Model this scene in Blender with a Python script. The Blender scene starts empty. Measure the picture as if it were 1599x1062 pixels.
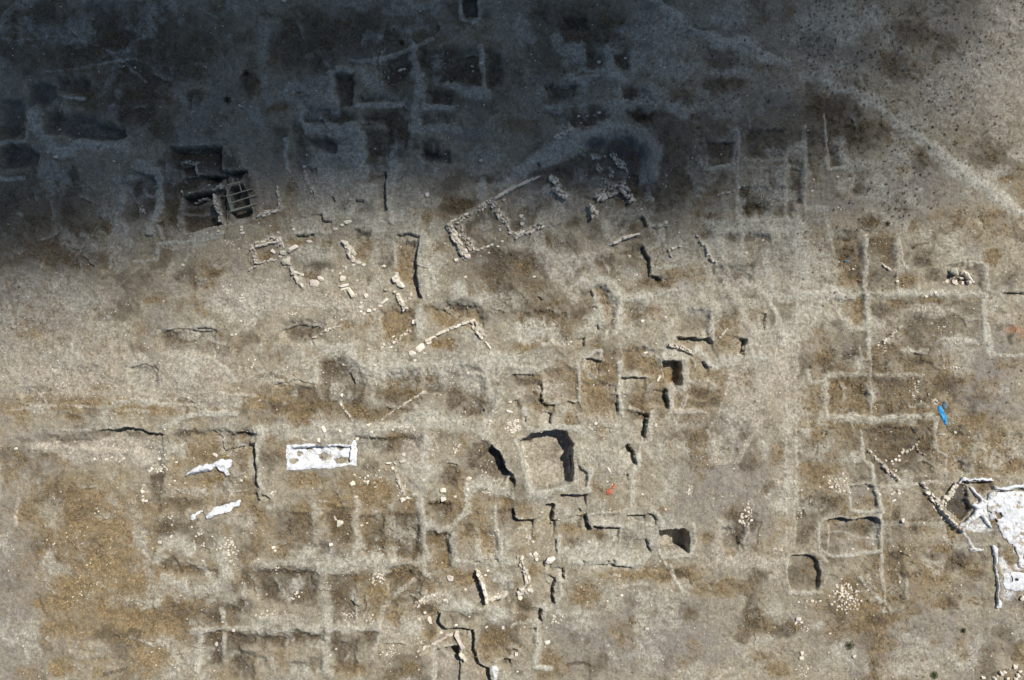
import bpy, math, random
import numpy as np
C = bpy.context; S = C.scene; R = math.radians
random.seed(7); rng = np.random.RandomState(7)
M = 0.1                                   # metres per survey pixel (1599 x 1062 survey grid)
def wx(x): return (x-799.5)*M
def wy(y): return (531-y)*M

# ------------------------------------------------------------------ camera, sky, sun, exposure
cam = bpy.data.cameras.new('camera'); co = bpy.data.objects.new('camera', cam); S.collection.objects.link(co)
CAMH = 110.0
co.location = (0, 0, CAMH); co.rotation_euler = (0, 0, 0)
cam.sensor_width = 36; cam.lens = 36*CAMH/159.9; cam.clip_end = 20000; cam.clip_start = 1
S.camera = co
EL, AZ = 50.0, 45.0                       # sun height; bearing clockwise from +Y
w = bpy.data.worlds.new('World'); S.world = w; w.use_nodes = True
nt = w.node_tree; bg = nt.nodes['Background']
sky = nt.nodes.new('ShaderNodeTexSky'); sky.sky_type = 'NISHITA'; sky.sun_disc = False
sky.sun_elevation = R(EL); sky.sun_rotation = R(AZ); sky.altitude = 900; sky.air_density = 1; sky.dust_density = .3
nt.links.new(sky.outputs[0], bg.inputs[0]); bg.inputs[1].default_value = 0.066
SUN = np.array([math.cos(R(EL))*math.sin(R(AZ)), math.cos(R(EL))*math.cos(R(AZ)), math.sin(R(EL))])
sl = bpy.data.lights.new('sun', 'SUN'); sl.energy = 4.6; sl.angle = R(0.5); sl.color = (1, .965, .91)
so = bpy.data.objects.new('sun', sl); S.collection.objects.link(so)
so.rotation_euler = (R(90-EL), 0, R(180-AZ)); so.location = (60, 60, 120)
S.view_settings.view_transform = 'Standard'; S.view_settings.look = 'None'
S.view_settings.exposure = 0.2; S.view_settings.gamma = 1
S.cycles.transparent_max_bounces = 32 if hasattr(S, 'cycles') else 8

# ------------------------------------------------------------------ helpers
def link(o, parent=None):
    S.collection.objects.link(o)
    if parent: o.parent = parent
    return o
def tag(o, label, cat, group=None, kind=None):
    if label: o['label'] = label
    if cat: o['category'] = cat
    if group: o['group'] = group
    if kind: o['kind'] = kind
    return o
def mesh_np(name, V, F, mat=None, cols=None, smooth=False):
    """V (n,3); F (m,k) uniform polygons; cols dict name->(n,3)"""
    me = bpy.data.meshes.new(name); V = np.asarray(V, np.float32); F = np.asarray(F, np.int32); k = F.shape[1]
    me.vertices.add(len(V)); me.vertices.foreach_set('co', V.ravel())
    me.loops.add(F.size); me.loops.foreach_set('vertex_index', F.ravel())
    me.polygons.add(len(F)); me.polygons.foreach_set('loop_start', np.arange(0, F.size, k, dtype=np.int32))
    me.update(calc_edges=True)
    me.polygons.foreach_set('use_smooth', np.full(len(F), smooth))
    if cols:
        for n, c in cols.items():
            a = me.color_attributes.new(n, 'FLOAT_COLOR', 'POINT')
            a.data.foreach_set('color', np.concatenate([c, np.ones((len(V), 1))], 1).astype(np.float32).ravel())
    if mat: me.materials.append(mat)
    me.validate(); return me
def empty(name, loc):
    o = bpy.data.objects.new(name, None); o.location = loc; o.empty_display_size = .3; return link(o)

_tab = {}
def noise(X, Y, cell, seed):
    if seed not in _tab: _tab[seed] = np.random.RandomState(1000+seed).rand(256, 256)
    T = _tab[seed]; u = X/cell+seed*17.3; v = Y/cell+seed*7.7
    i = np.floor(u).astype(np.int64); j = np.floor(v).astype(np.int64); fu = u-i; fv = v-j
    fu = fu*fu*(3-2*fu); fv = fv*fv*(3-2*fv); i0 = i & 255; i1 = (i+1) & 255; j0 = j & 255; j1 = (j+1) & 255
    return (T[j0, i0]*(1-fu)+T[j0, i1]*fu)*(1-fv)+(T[j1, i0]*(1-fu)+T[j1, i1]*fu)*fv
def fbm(X, Y, cell, seed, o=4, g=.55):
    s = 0; a = 1; t = 0
    for k in range(o):
        s = s+a*noise(X, Y, cell/2**k, seed+k*31); t += a; a *= g
    return s/t
def sstep(a, b, x):
    t = np.clip((x-a)/(b-a), 0, 1); return t*t*(3-2*t)

# ------------------------------------------------------------------ survey grid
STEP = 1.25
core_x = np.arange(-70, 1670, STEP); core_y = np.arange(-70, 1133, STEP)
ext = STEP*1.17**np.arange(1, 52); ext = np.cumsum(ext); ext = ext[ext < 45000]
GX = np.concatenate([core_x[0]-ext[::-1], core_x, core_x[-1]+ext]); GY = np.concatenate([core_y[0]-ext[::-1], core_y, core_y[-1]+ext])
XX, YY = np.meshgrid(GX, GY)
WX = XX+(noise(XX, YY, 14, 1)-.5)*7+(noise(XX, YY, 5, 2)-.5)*4+(noise(XX, YY, 2.2, 41)-.5)*1.6
WY = YY+(noise(XX, YY, 14, 3)-.5)*7+(noise(XX, YY, 5, 4)-.5)*4+(noise(XX, YY, 2.2, 42)-.5)*1.6
# a second, gentler warp for crisp dug edges
CX = XX+(noise(XX, YY, 9, 5)-.5)*2.4+(noise(XX, YY, 3, 6)-.5)*1.6; CY = YY+(noise(XX, YY, 9, 7)-.5)*2.4+(noise(XX, YY, 3, 8)-.5)*1.6
H = np.zeros_like(XX)
LET = 'gbcpwrmd'
MK = {k: np.zeros_like(XX) for k in LET}
RAG = np.clip((fbm(XX, YY, 18, 11, 5, .75)-.5)*2.3+.5, 0, 1)            # ragged break-up
RAG2 = np.clip((fbm(XX, YY, 5, 12, 3, .8)-.5)*2.2+.5, 0, 1)
VAR = np.clip((fbm(XX, YY, 45, 13, 3, .6)-.5)*2.6+.55, 0, 1)
fadeout = 1-sstep(0, 260, np.maximum(np.maximum(-XX-30, XX-1630), np.maximum(-YY-30, YY-1090)))

def box(pts, pad):
    a = np.min(pts, 0)-pad; b = np.max(pts, 0)+pad
    return (slice(np.searchsorted(GY, a[1]), np.searchsorted(GY, b[1])), slice(np.searchsorted(GX, a[0]), np.searchsorted(GX, b[0])))
def dist(X, Y, P, closed=False):
    """distance to polyline, low-side sign (+ = towards lower left, away from the sun), arc position 0..1"""
    n = len(P); D = np.full(X.shape, 1e9); global PERP; PERP = np.zeros(X.shape); SG = np.zeros(X.shape); A = np.zeros(X.shape)
    seg = [(P[i], P[(i+1) % n]) for i in range(n if closed else n-1)]
    L = [math.hypot(b[0]-a[0], b[1]-a[1]) for a, b in seg]; tot = sum(L)+1e-6; acc = 0
    for (a, b), l in zip(seg, L):
        dx, dy = b[0]-a[0], b[1]-a[1]; l2 = l*l+1e-9
        t = np.clip(((X-a[0])*dx+(Y-a[1])*dy)/l2, 0, 1)
        d = np.hypot(X-a[0]-t*dx, Y-a[1]-t*dy); m = d < D
        nx, ny = -dy, dx
        if -nx+ny < 0: nx, ny = -nx, -ny
        s = np.sign((X-a[0])*nx+(Y-a[1])*ny)
        PERP = np.where(m, np.abs((X-a[0])*nx+(Y-a[1])*ny)/(l+1e-9)/(d+1e-6), PERP)
        D = np.where(m, d, D); SG = np.where(m, s, SG); A = np.where(m, (acc+t*l)/tot, A); acc += l
    return D, SG, A
def inside(X, Y, P):
    r = np.zeros(X.shape, bool); n = len(P)
    for i in range(n):
        (x0, y0), (x1, y1) = P[i], P[(i+1) % n]
        if y0 == y1: continue
        c = ((y0 > Y) != (y1 > Y)) & (X < (x1-x0)*(Y-y0)/(y1-y0)+x0); r ^= c
    return r
def put(sl, k, v):
    m = MK[k]; m[sl] = 1-(1-m[sl])*(1-np.clip(v, 0, 1))
def letter(s): return s[0], float(s[1:] or 1)

def f_P(P, depth, edge, floor):                       # dug or sunken area
    depth = float(depth); edge = float(edge); sl = box(P, edge+8); crisp = edge < 5
    X, Y = (CX[sl], CY[sl]) if crisp else (WX[sl], WY[sl])
    d = dist(X, Y, P, True)[0]*np.where(inside(X, Y, P), 1, -1)
    f = sstep(0, edge, d) if crisp else sstep(-edge*.65, edge*1.1, d)
    H[sl] -= depth*f*(1 if crisp else 1.15)
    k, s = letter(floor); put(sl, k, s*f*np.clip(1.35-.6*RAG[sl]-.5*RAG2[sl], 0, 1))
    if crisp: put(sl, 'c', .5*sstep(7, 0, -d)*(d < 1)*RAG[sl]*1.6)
def f_R(P, w_, h, floor):                             # raised bare baulk
    w_ = float(w_); sl = box(P, w_*2.4+8); k, s = letter(floor); thin = w_ <= 8
    if thin:
        d, _, A = dist(CX[sl]*.6+WX[sl]*.4, CY[sl]*.6+WY[sl]*.4, P); w2 = w_*(.6+.7*VAR[sl]); f = 1-sstep(w2*.2, w2*.75, d)
        H[sl] += float(h)*f*(.5+.5*VAR[sl]); put(sl, k, s*(.6+.4*VAR[sl])*np.clip(f*1.7-RAG[sl]*.45, 0, 1)*1.15)
    else:
        d = dist(WX[sl], WY[sl], P)[0]; w2 = w_*(.55+.75*VAR[sl]); f = 1-sstep(0, w2*1.15, d)
        H[sl] += float(h)*f*(.6+.4*VAR[sl]); put(sl, k, s*(.75+.25*VAR[sl])*np.clip(f*1.85-RAG[sl]*.7, 0, 1))
def f_K(P, w_, floor): f_R(P, w_, .05, floor)
def f_L(P, w_, floor): f_R(P, w_, .1, floor)  # pale edge strip: bare rim, with sunlit wall brightness put into its colour
def f_S(P, depth, fall=16):                           # scarp: ground drops on the side away from the sun, rises back gently
    depth = float(depth); fall = float(fall); sl = box(P, fall*3+6); X, Y = CX[sl], CY[sl]
    D, SG, A = dist(X, Y, P); cs = np.clip(PERP, 0, 1)**.8; env = sstep(0, .10, A)*sstep(1, .90, A)
    f = cs*np.exp(-D/fall)*(SG > 0)*sstep(0, 1.1, D)*(.75+.5*RAG[sl])
    ends = (A <= 0) | (A >= 1); f = np.where(ends, 0, f)
    H[sl] -= depth*f*(.12+.88*env)
    H[sl] += depth*.08*np.exp(-D/5)*(SG <= 0)*env
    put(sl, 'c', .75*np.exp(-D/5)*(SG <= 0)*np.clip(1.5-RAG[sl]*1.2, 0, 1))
def f_M(P, floor, edge):                              # ground cover patch
    edge = float(edge); sl = box(P, edge+8); X, Y = WX[sl], WY[sl]
    d = dist(X, Y, P, True)[0]*np.where(inside(X, Y, P), 1, -1)
    k, s = letter(floor); put(sl, k, s*np.clip(sstep(-edge, edge, d)*1.7-RAG[sl]*.6-RAG2[sl]*.3, 0, 1))
def f_E(P, floor, dh=0):                              # elliptical cover patch (centre, radii)
    (cx, cy), (rx, ry) = P; sl = box(np.array([[cx-rx*1.5, cy-ry*1.5], [cx+rx*1.5, cy+ry*1.5]]), 4)
    q = np.hypot((WX[sl]-cx)/rx, (WY[sl]-cy)/ry); f = np.exp(-(q*.9)**3)
    k, s = letter(floor); put(sl, k, s*np.clip(f*1.75-RAG[sl]*.75-RAG2[sl]*.45, 0, 1)*(.75+.35*RAG2[sl])); dh = float(dh)
    if not dh and rx < 46: dh = {'b': -.32, 'g': -.2, 'd': -.2, 'c': .14, 'p': .08}.get(k, 0)*s
    H[sl] += dh*f

WALLS, STONES, PILES, SHRUBS = [], [], [], []
def parse(txt):
    ox = oy = 0; sc = 1
    for ln in txt.strip().splitlines():
        ln = ln.strip()
        if not ln or ln[0] == '#': continue
        if ln[0] == 'T': _, a, b, c = ln.split(); ox, oy, sc = float(a), float(b), float(c); continue
        head, rest = ln.split(':', 1); lab = None
        if '|' in rest: rest, lab = rest.split('|', 1); lab = lab.strip()
        h = head.split(); k = h[0]; a = h[1:]
        for part in rest.split(';'):
            pts = [tuple(map(float, p.split(','))) for p in part.split()]
            if not pts: continue
            if k in 'PRKLSM': globals()['f_'+k](np.array([(ox+x/sc, oy+y/sc) for x, y in pts]), *a)
            elif k == 'E': f_E([(ox+pts[0][0]/sc, oy+pts[0][1]/sc), (pts[1][0]/sc, pts[1][1]/sc)], *a)
            elif k == 'V':
                f_R(np.array([(ox+x/sc, oy+y/sc) for x, y in pts]), max(3.5, float(a[0])*1.0), .12, 'p.9'); WALLS.append((np.array([(ox+x/sc, oy+y/sc) for x, y in pts]), [float(v) for v in a], lab))
            elif k == 'O':                       # x,y,length,width,angle(deg, clockwise down), height m
                for p in pts:
                    p = list(p)+[0]*(6-len(p)); p[3] = p[3] or p[2]*.75
                    STONES.append([ox+p[0]/sc, oy+p[1]/sc, p[2]/sc, p[3]/sc, p[4], p[5] or min(p[2], p[3])/sc*M*.55, lab])
            elif k == 'Q': PILES.append((ox+pts[0][0]/sc, oy+pts[0][1]/sc, pts[1][0]/sc, pts[1][1]/sc, int(a[0]), float(a[1]), lab))
DATA = """
T 0 0 1
# broad ground cover
E g.75 : 160,900 120,150 ; 110,800 90,60 ; 250,960 90,90 ; 60,500 50,60
E m.7 : 20,930 60,190 ; 1000,990 170,80 ; 1130,740 90,110 ; 1540,600 60,80 ; 1400,990 190,60 ; 1420,300 110,60 ; 80,700 110,40
E p.8 : 80,560 150,70 ; 60,470 120,50 ; 400,460 110,40 ; 300,590 90,50 ; 200,700 120,22 ; 550,480 60,25 ; 650,700 30,60 ; 1170,600 40,90 ; 1560,90 60,130 ; 1500,140 80,60
E g.6 : 560,800 90,60 ; 620,900 90,60 ; 1290,640 60,80 ; 1420,640 90,90 ; 1330,960 70,50 ; 1420,900 80,60 ; 1540,700 60,60 ; 900,600 70,40 ; 720,800 60,60 ; 1080,600 80,60
E b.5 : 560,630 130,40 ; 650,820 80,50 ; 500,900 80,50 ; 1380,560 90,60 ; 1380,700 70,60 ; 870,480 90,50 ; 780,440 80,60 ; 1000,340 60,60 ; 850,390 60,30 ; 330,960 60,60
E b.6 : 80,60 160,60 ; 200,150 90,60 ; 250,60 160,60 ; 520,60 100,50 ; 620,40 90,40 ; 900,60 90,80 ; 60,330 100,70 ; 120,400 90,40 ; 1290,200 90,50 ; 1060,200 130,60 ; 1040,270 90,50 ; 880,260 70,50 ; 700,130 120,60 ; 480,80 60,60
E d.3 : 1500,30 50,40 ; 1190,190 60,50 ; 1000,240 40,60
E c.5 : 640,590 120,20 ; 700,560 180,14 ; 950,690 50,60 ; 1230,400 40,70 ; 1270,480 40,50 ; 620,330 60,60 ; 520,290 70,70 ; 1080,470 90,30 ; 1120,400 60,40 ; 1040,60 60,50 ; 1290,60 60,60 ; 960,500 50,30 ; 830,520 50,20 ; 1010,830 60,30
T 0 0 3.9325
K 16 c.6 : 0,170 90,60 190,-20
K 3 c.45 : 100,255 300,225 480,240 620,290 740,370 820,440 900,500 ; 270,440 420,430 640,395 840,360 ; 1170,0 1260,70 1340,110
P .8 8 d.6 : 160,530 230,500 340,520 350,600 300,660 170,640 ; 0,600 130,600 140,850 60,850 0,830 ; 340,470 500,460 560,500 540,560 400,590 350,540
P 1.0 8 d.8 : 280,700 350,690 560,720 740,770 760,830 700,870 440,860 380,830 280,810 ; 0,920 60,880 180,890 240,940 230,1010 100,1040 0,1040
R 13 .25 c1 : 200,690 240,690 225,760 235,810 265,850 320,865 325,925 380,940 430,935 470,905 530,885 600,905 740,900
R 5 .15 c1 : 180,690 175,800 155,870 60,875 0,890 ; 395,590 440,610 515,605 ; 385,640 370,680
E b.9 .3 : 820,650 140,110 ; 1200,600 60,50 ; 1540,520 60,90
O : 345,785,18 430,857,14 380,45,12 185,490,14 350,965,30 305,940,16 80,300,9 67,413,9 1230,165,8 1190,280,9 725,935,14 995,815,10 700,990,14 390,1050,14 995,1062,9
Q 12 3 : 1500,650 50,22
# excavated brick building
T 240 215 7.865
M b.75 12 : 20,330 150,120 835,95 1155,395 1250,800 1225,970 860,1080 330,1120 150,1080 100,700
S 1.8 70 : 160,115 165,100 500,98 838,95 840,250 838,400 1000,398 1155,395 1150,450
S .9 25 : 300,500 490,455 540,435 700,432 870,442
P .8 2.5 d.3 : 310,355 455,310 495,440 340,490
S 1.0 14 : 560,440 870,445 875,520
T 260 265 9.83
P 1.7 2.5 d.35 : 205,400 310,370 500,320 680,290 720,400 790,620 860,840 620,900 270,985 230,520
P .9 2.5 d.6 : 780,400 890,400 895,860 870,830
P 2.1 2 p.3 : 925,240 1160,190 1230,370 1290,570 1330,715 1010,745 950,500
P .5 3 d.8 : 205,400 310,370 680,290 890,290 890,390 700,400 600,430 380,520 240,520
L 4 c.5 : 250,660 760,660
R 5 .1 p.9 : 280,980 400,960 520,945 720,885 880,870 1100,800 1330,745
K 6 c.7 : 380,1040 600,1000 850,980
K 9 c.6 : 180,500 210,780 240,980
V 5 4.5 1.3 : 735,390 800,620 860,840 | narrow rubble wall dividing the brick room from the timbered pit
V 4.5 4 1.3 : 365,465 470,425 570,395 | short stub of pale masonry standing inside the dark brick room
V 6 6 .5 : 690,285 780,250 880,240 | tumbled stones capping the top edge of the brick room
V 5.5 6 .35 : 1430,700 1500,690 1573,650 | short line of cream stones lying just right of the timbered pit
V 3 4 .3 : 195,330 230,375 | small knot of stones on the brick room's upper left corner
O : 1140,880,62,48,0 1150,925,50,42,0 1165,972,80,40,-8 565,193,50,44 620,965,34,30 803,945,34,40,0,.5 1415,820,32,28 318,345,24,36 725,880,26,22 620,218,18
T 240 215 7.865
V 3 3 .4 : 1525,620 1535,720 1545,830 | thin upright line of small stones above the cream stones by the timbered pit
V 4 3 .3 : 300,290 380,280 440,290 510,280 | crumbly row of pale bits over the small square cut in shade
V 3 3 .5 : 475,300 485,380 505,440 | brown earth wall edging the small square cut on its right
T 400 0 3.9325
P 1.3 3 d.7 : 1262,-40 1360,-40 1362,105 1285,112 1262,60
L 6 c1 : 1250,-30 1258,115 1330,138 1372,110
P 1.0 5 b.8 : 470,450 590,455 605,520 590,640 530,670 480,520
R 10 .2 c.9 : 450,450 460,560 495,680 ; 450,445 500,425 590,432
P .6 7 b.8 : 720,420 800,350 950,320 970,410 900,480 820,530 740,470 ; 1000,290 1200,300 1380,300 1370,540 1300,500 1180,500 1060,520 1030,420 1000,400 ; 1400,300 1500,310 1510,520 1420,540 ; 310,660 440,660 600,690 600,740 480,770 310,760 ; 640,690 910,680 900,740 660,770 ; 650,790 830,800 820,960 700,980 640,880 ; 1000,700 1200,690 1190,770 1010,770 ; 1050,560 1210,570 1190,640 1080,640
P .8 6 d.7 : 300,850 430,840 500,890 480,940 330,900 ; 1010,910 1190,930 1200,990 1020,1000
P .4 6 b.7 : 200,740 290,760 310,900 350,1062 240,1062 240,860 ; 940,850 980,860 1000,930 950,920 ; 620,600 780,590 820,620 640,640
R 12 .2 c.8 : 960,280 980,400 1010,520 980,640 980,760 ; 1170,510 1300,570 1420,580
R 7 .2 c.8 : 1380,290 1390,420 1400,560 ; 620,650 880,650 ; 590,380 760,370 930,310 1080,240 ; 270,660 290,760 310,820 ; 1030,660 1200,660 ; 180,860 190,1050 ; 370,960 420,950 600,960
R 15 .3 c1 : 310,800 470,815 620,800 630,860 640,960 670,1062
R 4 .1 c1 : 320,805 430,798 580,808
K 12 c.7 : 960,780 1210,800 ; 830,900 860,1062 ; 620,420 680,500 760,560
K 14 c.4 : 850,180 1050,180 ; 40,200 60,600
E g.6 : 140,650 60,30 ; 900,265 20,20
O : 880,420,30,16,-20 905,415,20 1385,395,24 1325,400,20 1330,430,16 1010,70,14 1075,655,14 1400,648,12 390,720,14 1380,985,26 290,1020,24 310,950,14 370,975,12 725,905,14 170,5,30 1240,648,12
Q 12 3 : 790,470 40,45
T 800 0 3.9325
R 10 .1 c1 : 850,-20 960,60 1060,150 1170,210 1250,250
R 9 .1 c.9 : 1250,240 1400,280 1480,300 1573,350 1700,400
E c1 : 1420,270 100,50
E c.7 : 930,210 90,90 ; 1320,120 120,60 ; 1000,430 200,60 ; 1350,450 200,40
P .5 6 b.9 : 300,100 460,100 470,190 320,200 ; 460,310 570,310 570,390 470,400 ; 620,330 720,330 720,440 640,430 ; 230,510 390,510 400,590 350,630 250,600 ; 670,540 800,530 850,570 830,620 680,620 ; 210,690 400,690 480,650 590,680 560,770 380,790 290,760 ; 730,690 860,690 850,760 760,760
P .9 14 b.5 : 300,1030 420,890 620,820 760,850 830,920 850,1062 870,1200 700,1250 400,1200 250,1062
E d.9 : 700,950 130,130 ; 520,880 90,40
R 22 .35 c1 : -40,1120 30,1062 180,990 330,900 470,840 640,795 790,850 850,930 850,1062
R 13 .15 c.7 : 410,300 430,420 600,470 700,510 ; 590,300 600,400 640,480 ; 640,540 650,640 860,660 ; 850,560 940,640 1060,680 1220,650 ; 740,340 750,440 ; 270,230 300,300 420,290
R 20 .1 c.5 : 600,640 660,720 740,780 ; 380,470 600,440
K 7 c.6 : 210,660 400,660 470,640
S .6 6 : 155,1000 175,1020 ; 1290,870 1370,875 ; 1390,930 1370,1000
L 5 c.9 : 1385,800 1395,920 1380,1010 1200,1040 ; 1150,950 1160,1020 ; 1450,720 1460,790
V 6 5 .4 : 270,850 320,825 370,795 | pale rubble stub in the shade beyond the curving dry ditch
V 4 4 .3 : 345,758 370,800 | small upright stub joining the shaded rubble stub at its right end
O : 535,375,26,22 695,350,22 935,418,20,14 908,405,14 500,510,14 505,705,12 535,690,22,18 408,712,20 460,710,16 155,575,14 165,578,12 70,595,12 680,605,12 838,625,10 595,632,10 425,750,14 420,158,8 960,452,9 590,548,10
T 1200 0 3.9325
R 5 .15 c.8 : 340,700 360,950 360,1040 450,1030
R 12 .1 c.6 : 440,870 460,1000 560,1020 700,1000 ; 0,940 200,930 260,1062
R 11 .1 c.8 : 330,500 700,650 850,800 1000,900 1140,1000
E b.7 : 350,680 120,80 ; 500,800 80,110 ; 900,200 200,90 ; 1000,50 150,60 ; 300,300 160,60 ; 800,420 120,90
E d.35 : 100,640 120,90 ; 230,830 90,40 ; 560,340 120,90
E c.8 : 250,120 120,90 ; 480,150 120,120 ; 300,470 180,40 ; 650,100 90,90
E m.8 : 1150,600 200,150 ; 1100,350 200,100
E p.8 : 1450,450 200,180 ; 1480,100 120,120 ; 1100,150 120,60
T 0 265 3.9325
R 8 .1 c1 : -20,60 150,50
R 12 .2 c.9 : 730,50 735,200 730,320 780,360
R 9 .25 c1 : 950,-10 975,60 985,150 970,260 930,360 920,400
P .6 7 b.8 : 760,80 940,30 960,120 950,230 870,320 770,320
S .8 12 : 810,0 880,20 940,30 950,90
S .6 8 : 960,330 990,315 ; 870,400 940,400
L 6 c.9 : 820,560 880,570 960,550 965,460 1080,440 1190,450 1180,500 ; 800,420 785,490 ; 970,350 995,420 ; 1190,440 1320,410 1360,400
E g.9 : 1320,630 90,40 ; 1210,710 60,40 ; 950,790 70,40 ; 90,700 90,60 ; 110,830 50,40 ; 650,350 40,40 ; 1290,700 60,50
E b.7 : 1320,630 70,30 ; 1210,710 60,40 ; 1400,830 60,30 ; 1130,650 60,40 ; 500,560 120,60
E b.5 : 1230,1020 160,40
E c.7 : 140,790 24,20 ; 20,910 30,20 ; 1240,680 40,30 ; 1150,1010 60,30
S .5 6 : 1200,970 1260,968 1330,985
E p.9 : 1530,900 60,90
O : 1120,585,22 1465,485,16 880,265,16 1425,1015,16 1480,930,18 1450,1010,14 790,830,9 640,915,12
Q 10 4 : 860,240 24,20
Q 12 3 : 1370,745 30,22
Q 12 3 : 1488,790 20,26
Q 8 3 : 1400,450 40,20
T 400 265 3.9325
S 1.0 14 : 775,0 800,10 797,80 795,140 795,220 810,260 
R 10 .15 c.8 : 830,30 822,240 835,300
S .8 8 : 240,395 300,400 360,390
R 6 .15 c.9 : 240,385 330,382 450,385
S .8 8 : 403,270 408,312 465,310
S .6 6 : 470,160 485,200 ; 610,180 660,190 ; 372,-10 380,40
E c1 : 450,260 60,50 ; 690,130 60,60 ; 570,250 35,50 ; 1390,120 40,70 ; 1240,740 50,70 ; 1010,930 40,90
E c.6 : 470,60 120,80 ; 640,30 60,80 ; 350,520 160,60 ; 600,600 70,40 ; 1330,810 80,50 ; 930,390 60,18
L 4 c.8 : 640,110 740,102 742,210 ; 845,440 850,600 ; 230,830 370,835
P .4 5 b.8 : 620,375 700,378 690,420 620,430
R 12 .15 c.6 : 600,360 650,340 740,330 730,400
S .9 10 : 860,402 940,388 1010,405
P .4 8 g.8 : 850,430 980,430 980,600 990,740 900,700 850,600
S 1.1 18 : 1003,440 985,560 988,680 1008,760 1025,800
R 12 .15 c.7 : 1022,400 1012,600 1032,760
K 6 c.6 : 1040,560 1080,640 1100,700
E b.9 -.2 : 400,600 100,26 ; 500,890 90,30 ; 270,1010 90,40 ; 660,230 60,36 ; 540,230 34,44 ; 1200,240 90,40 ; 1250,830 150,34 ; 1480,600 120,110 ; 1490,780 90,100 ; 10,850 50,60 ; 780,560 50,60 ; 1400,60 90,30
E g.9 : 320,650 44,44 ; 660,500 70,80 ; 790,930 160,110 ; 210,150 44,90 ; 1250,210 120,50 ; 1120,480 60,40 ; 1180,900 130,50 ; 880,640 44,60 ; 700,440 60,40 ; 60,530 50,30 ; 1050,300 30,80 ; 220,440 70,24 ; 540,950 60,30
E p.7 : 680,760 90,50 ; 100,800 100,80
P .5 8 g.5 : 1060,850 1250,815 1400,850 1420,930 1380,960 1300,930 1100,950
V 4.5 4 .3 : 350,1030 400,1010 430,990 490,970 520,960 | thin broken row of pale stones left of the ochre grass below the shaded ground
V 6 4 .3 : 850,1060 900,1020 950,985 | loose pinkish rubble row running down to the pale flat stones
V 5 6 .45 : 1060,1045 1140,1000 1220,965 1300,935 1335,925 | straight low wall of cream blocks climbing to a sharp corner in ochre grass
V 8 6 .5 : 1325,935 1360,980 1400,1030 | thick short wall dropping right from the sharp stone corner
V 5 3 .3 : 290,10 310,60 340,120 370,170 | narrow dark strip of small rubble right of the shaded brown hollow
V 3.5 4 .3 : 132,110 140,160 145,220 | short upright row of small stones near the wall right of the timbered pit
V 6 5 .3 : 20,280 80,260 150,235 | crooked low wall of cream stones ending right of the timbered pit
O : 1050,155,26,30 1230,555,24 370,970,10 1285,660,18 465,620,12 620,682,16 408,520,14 675,770,26 85,345,14 230,370,18 135,385,16 485,365,24,20 965,935,16,28 660,585,26 1160,455,12 1430,510,14 840,1025,30,10,-25 1055,775,12 605,450,10 168,998,14
Q 14 3 : 770,600 24,40
# rubble walls left of centre
T 370 340 5.33
V 9 5 .5 : 170,222 230,208 290,185 350,185 370,240 | wide curved heap-like wall of rounded stones at the top left of the ruin with the long slab
V 6 5 .45 : 112,245 145,310 168,362 | slanting wall of cream blocks at the far left of the ruin with the long slab
V 4 4 .3 : 85,440 120,420 155,403 | tiny trail of stones below the slanting cream wall
V 5 5 .3 : 165,378 240,365 330,350 | low stone row closing the foot of the ruin with the long slab
V 7 6 .4 : 425,390 460,430 490,490 515,530 548,575 | slanting stone wall dropping from the big square block towards the white slab
V 4 5 .3 : 460,460 545,465 | little spur of pale stones sticking right out of the slanting wall
V 9 7 .6 : 905,215 935,270 950,300 965,330 | stubby wall of stacked rounded blocks above the three tilted slabs
V 10 7 .6 : 1320,490 1345,530 | small stone knot touching the large square cream block
V 5 5 .35 : 1240,595 1290,600 1325,620 | short flat row of stones left of the large square cream block
V 7 5 .4 : 1340,640 1370,710 1405,770 | ragged wall falling away below the large square cream block
V 6 6 .35 : 1440,640 1440,680 1400,702 | hooked little wall of pale stones near the long dark crack
O : 458,262,112,40,-30,.8 385,290,55,38,10,.6 410,365,72,50,-10,.8 360,322,30,22 430,335,34,24 700,508,62,36,38,.6 650,545,85,60,5,.5 920,38,78,30,-8,.5 600,197,56,26,10 300,282,46,30,50 875,62,34,24 340,125,20 820,95,36,22 470,97,28
O : 968,355,34,44,0 970,395,28,18 1015,375,40,28 905,420,22,34,-30 880,508,52,56,30,.5 890,565,92,26,-18,.4 900,590,80,18,-15 948,618,96,36,55,.6 992,642,22 1075,650,40,36 858,465,22,18 885,405,14 1000,522,24,14 
O : 1358,556,84,52,38,.8 1215,705,100,28,-38,.5 1185,735,50,32,-20 1138,765,36,24 1100,775,34,30 1060,800,28,20 1033,782,24,22 1030,745,34,26 1035,710,28,22 600,565,18,12 645,600,14 715,310,14 795,445,16 252,514,14 1365,772,10
Q 8 3 : 225,575 40,20
Q 14 3 : 50,670 40,34
Q 12 3 : 460,795 40,16
# great ruin at upper centre
T 690 260 6.85
R 8 .0 c.7 : 430,130 430,420
E c1 : 430,270 50,70 ; 1230,430 50,70 ; 1150,260 100,40
E c.5 : 470,650 90,160 ; 1000,330 150,100
E b.8 : 1000,430 110,110 ; 390,590 50,50 ; 300,640 70,40 ; 250,400 120,60 ; 800,640 60,50 ; 620,950 110,60 ; 700,130 140,60
E p.7 : 1200,580 200,60 ; 820,840 100,60
V 7 4.5 .4 : 65,625 170,590 230,545 330,500 | rubble wall rising from the leftmost corner of the great ruin
V 8 4 .35 : 390,465 450,420 520,370 560,400 | scatter-like stretch of small yellowish stones at the top of the great ruin
V 8 7 .6 : 580,350 650,305 720,260 800,212 | straight dressed-stone wall at the head of the great ruin
V 5 6 .5 : 850,198 930,165 1025,125 | thin grey wall segment in half shade continuing the dressed-stone wall
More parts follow.
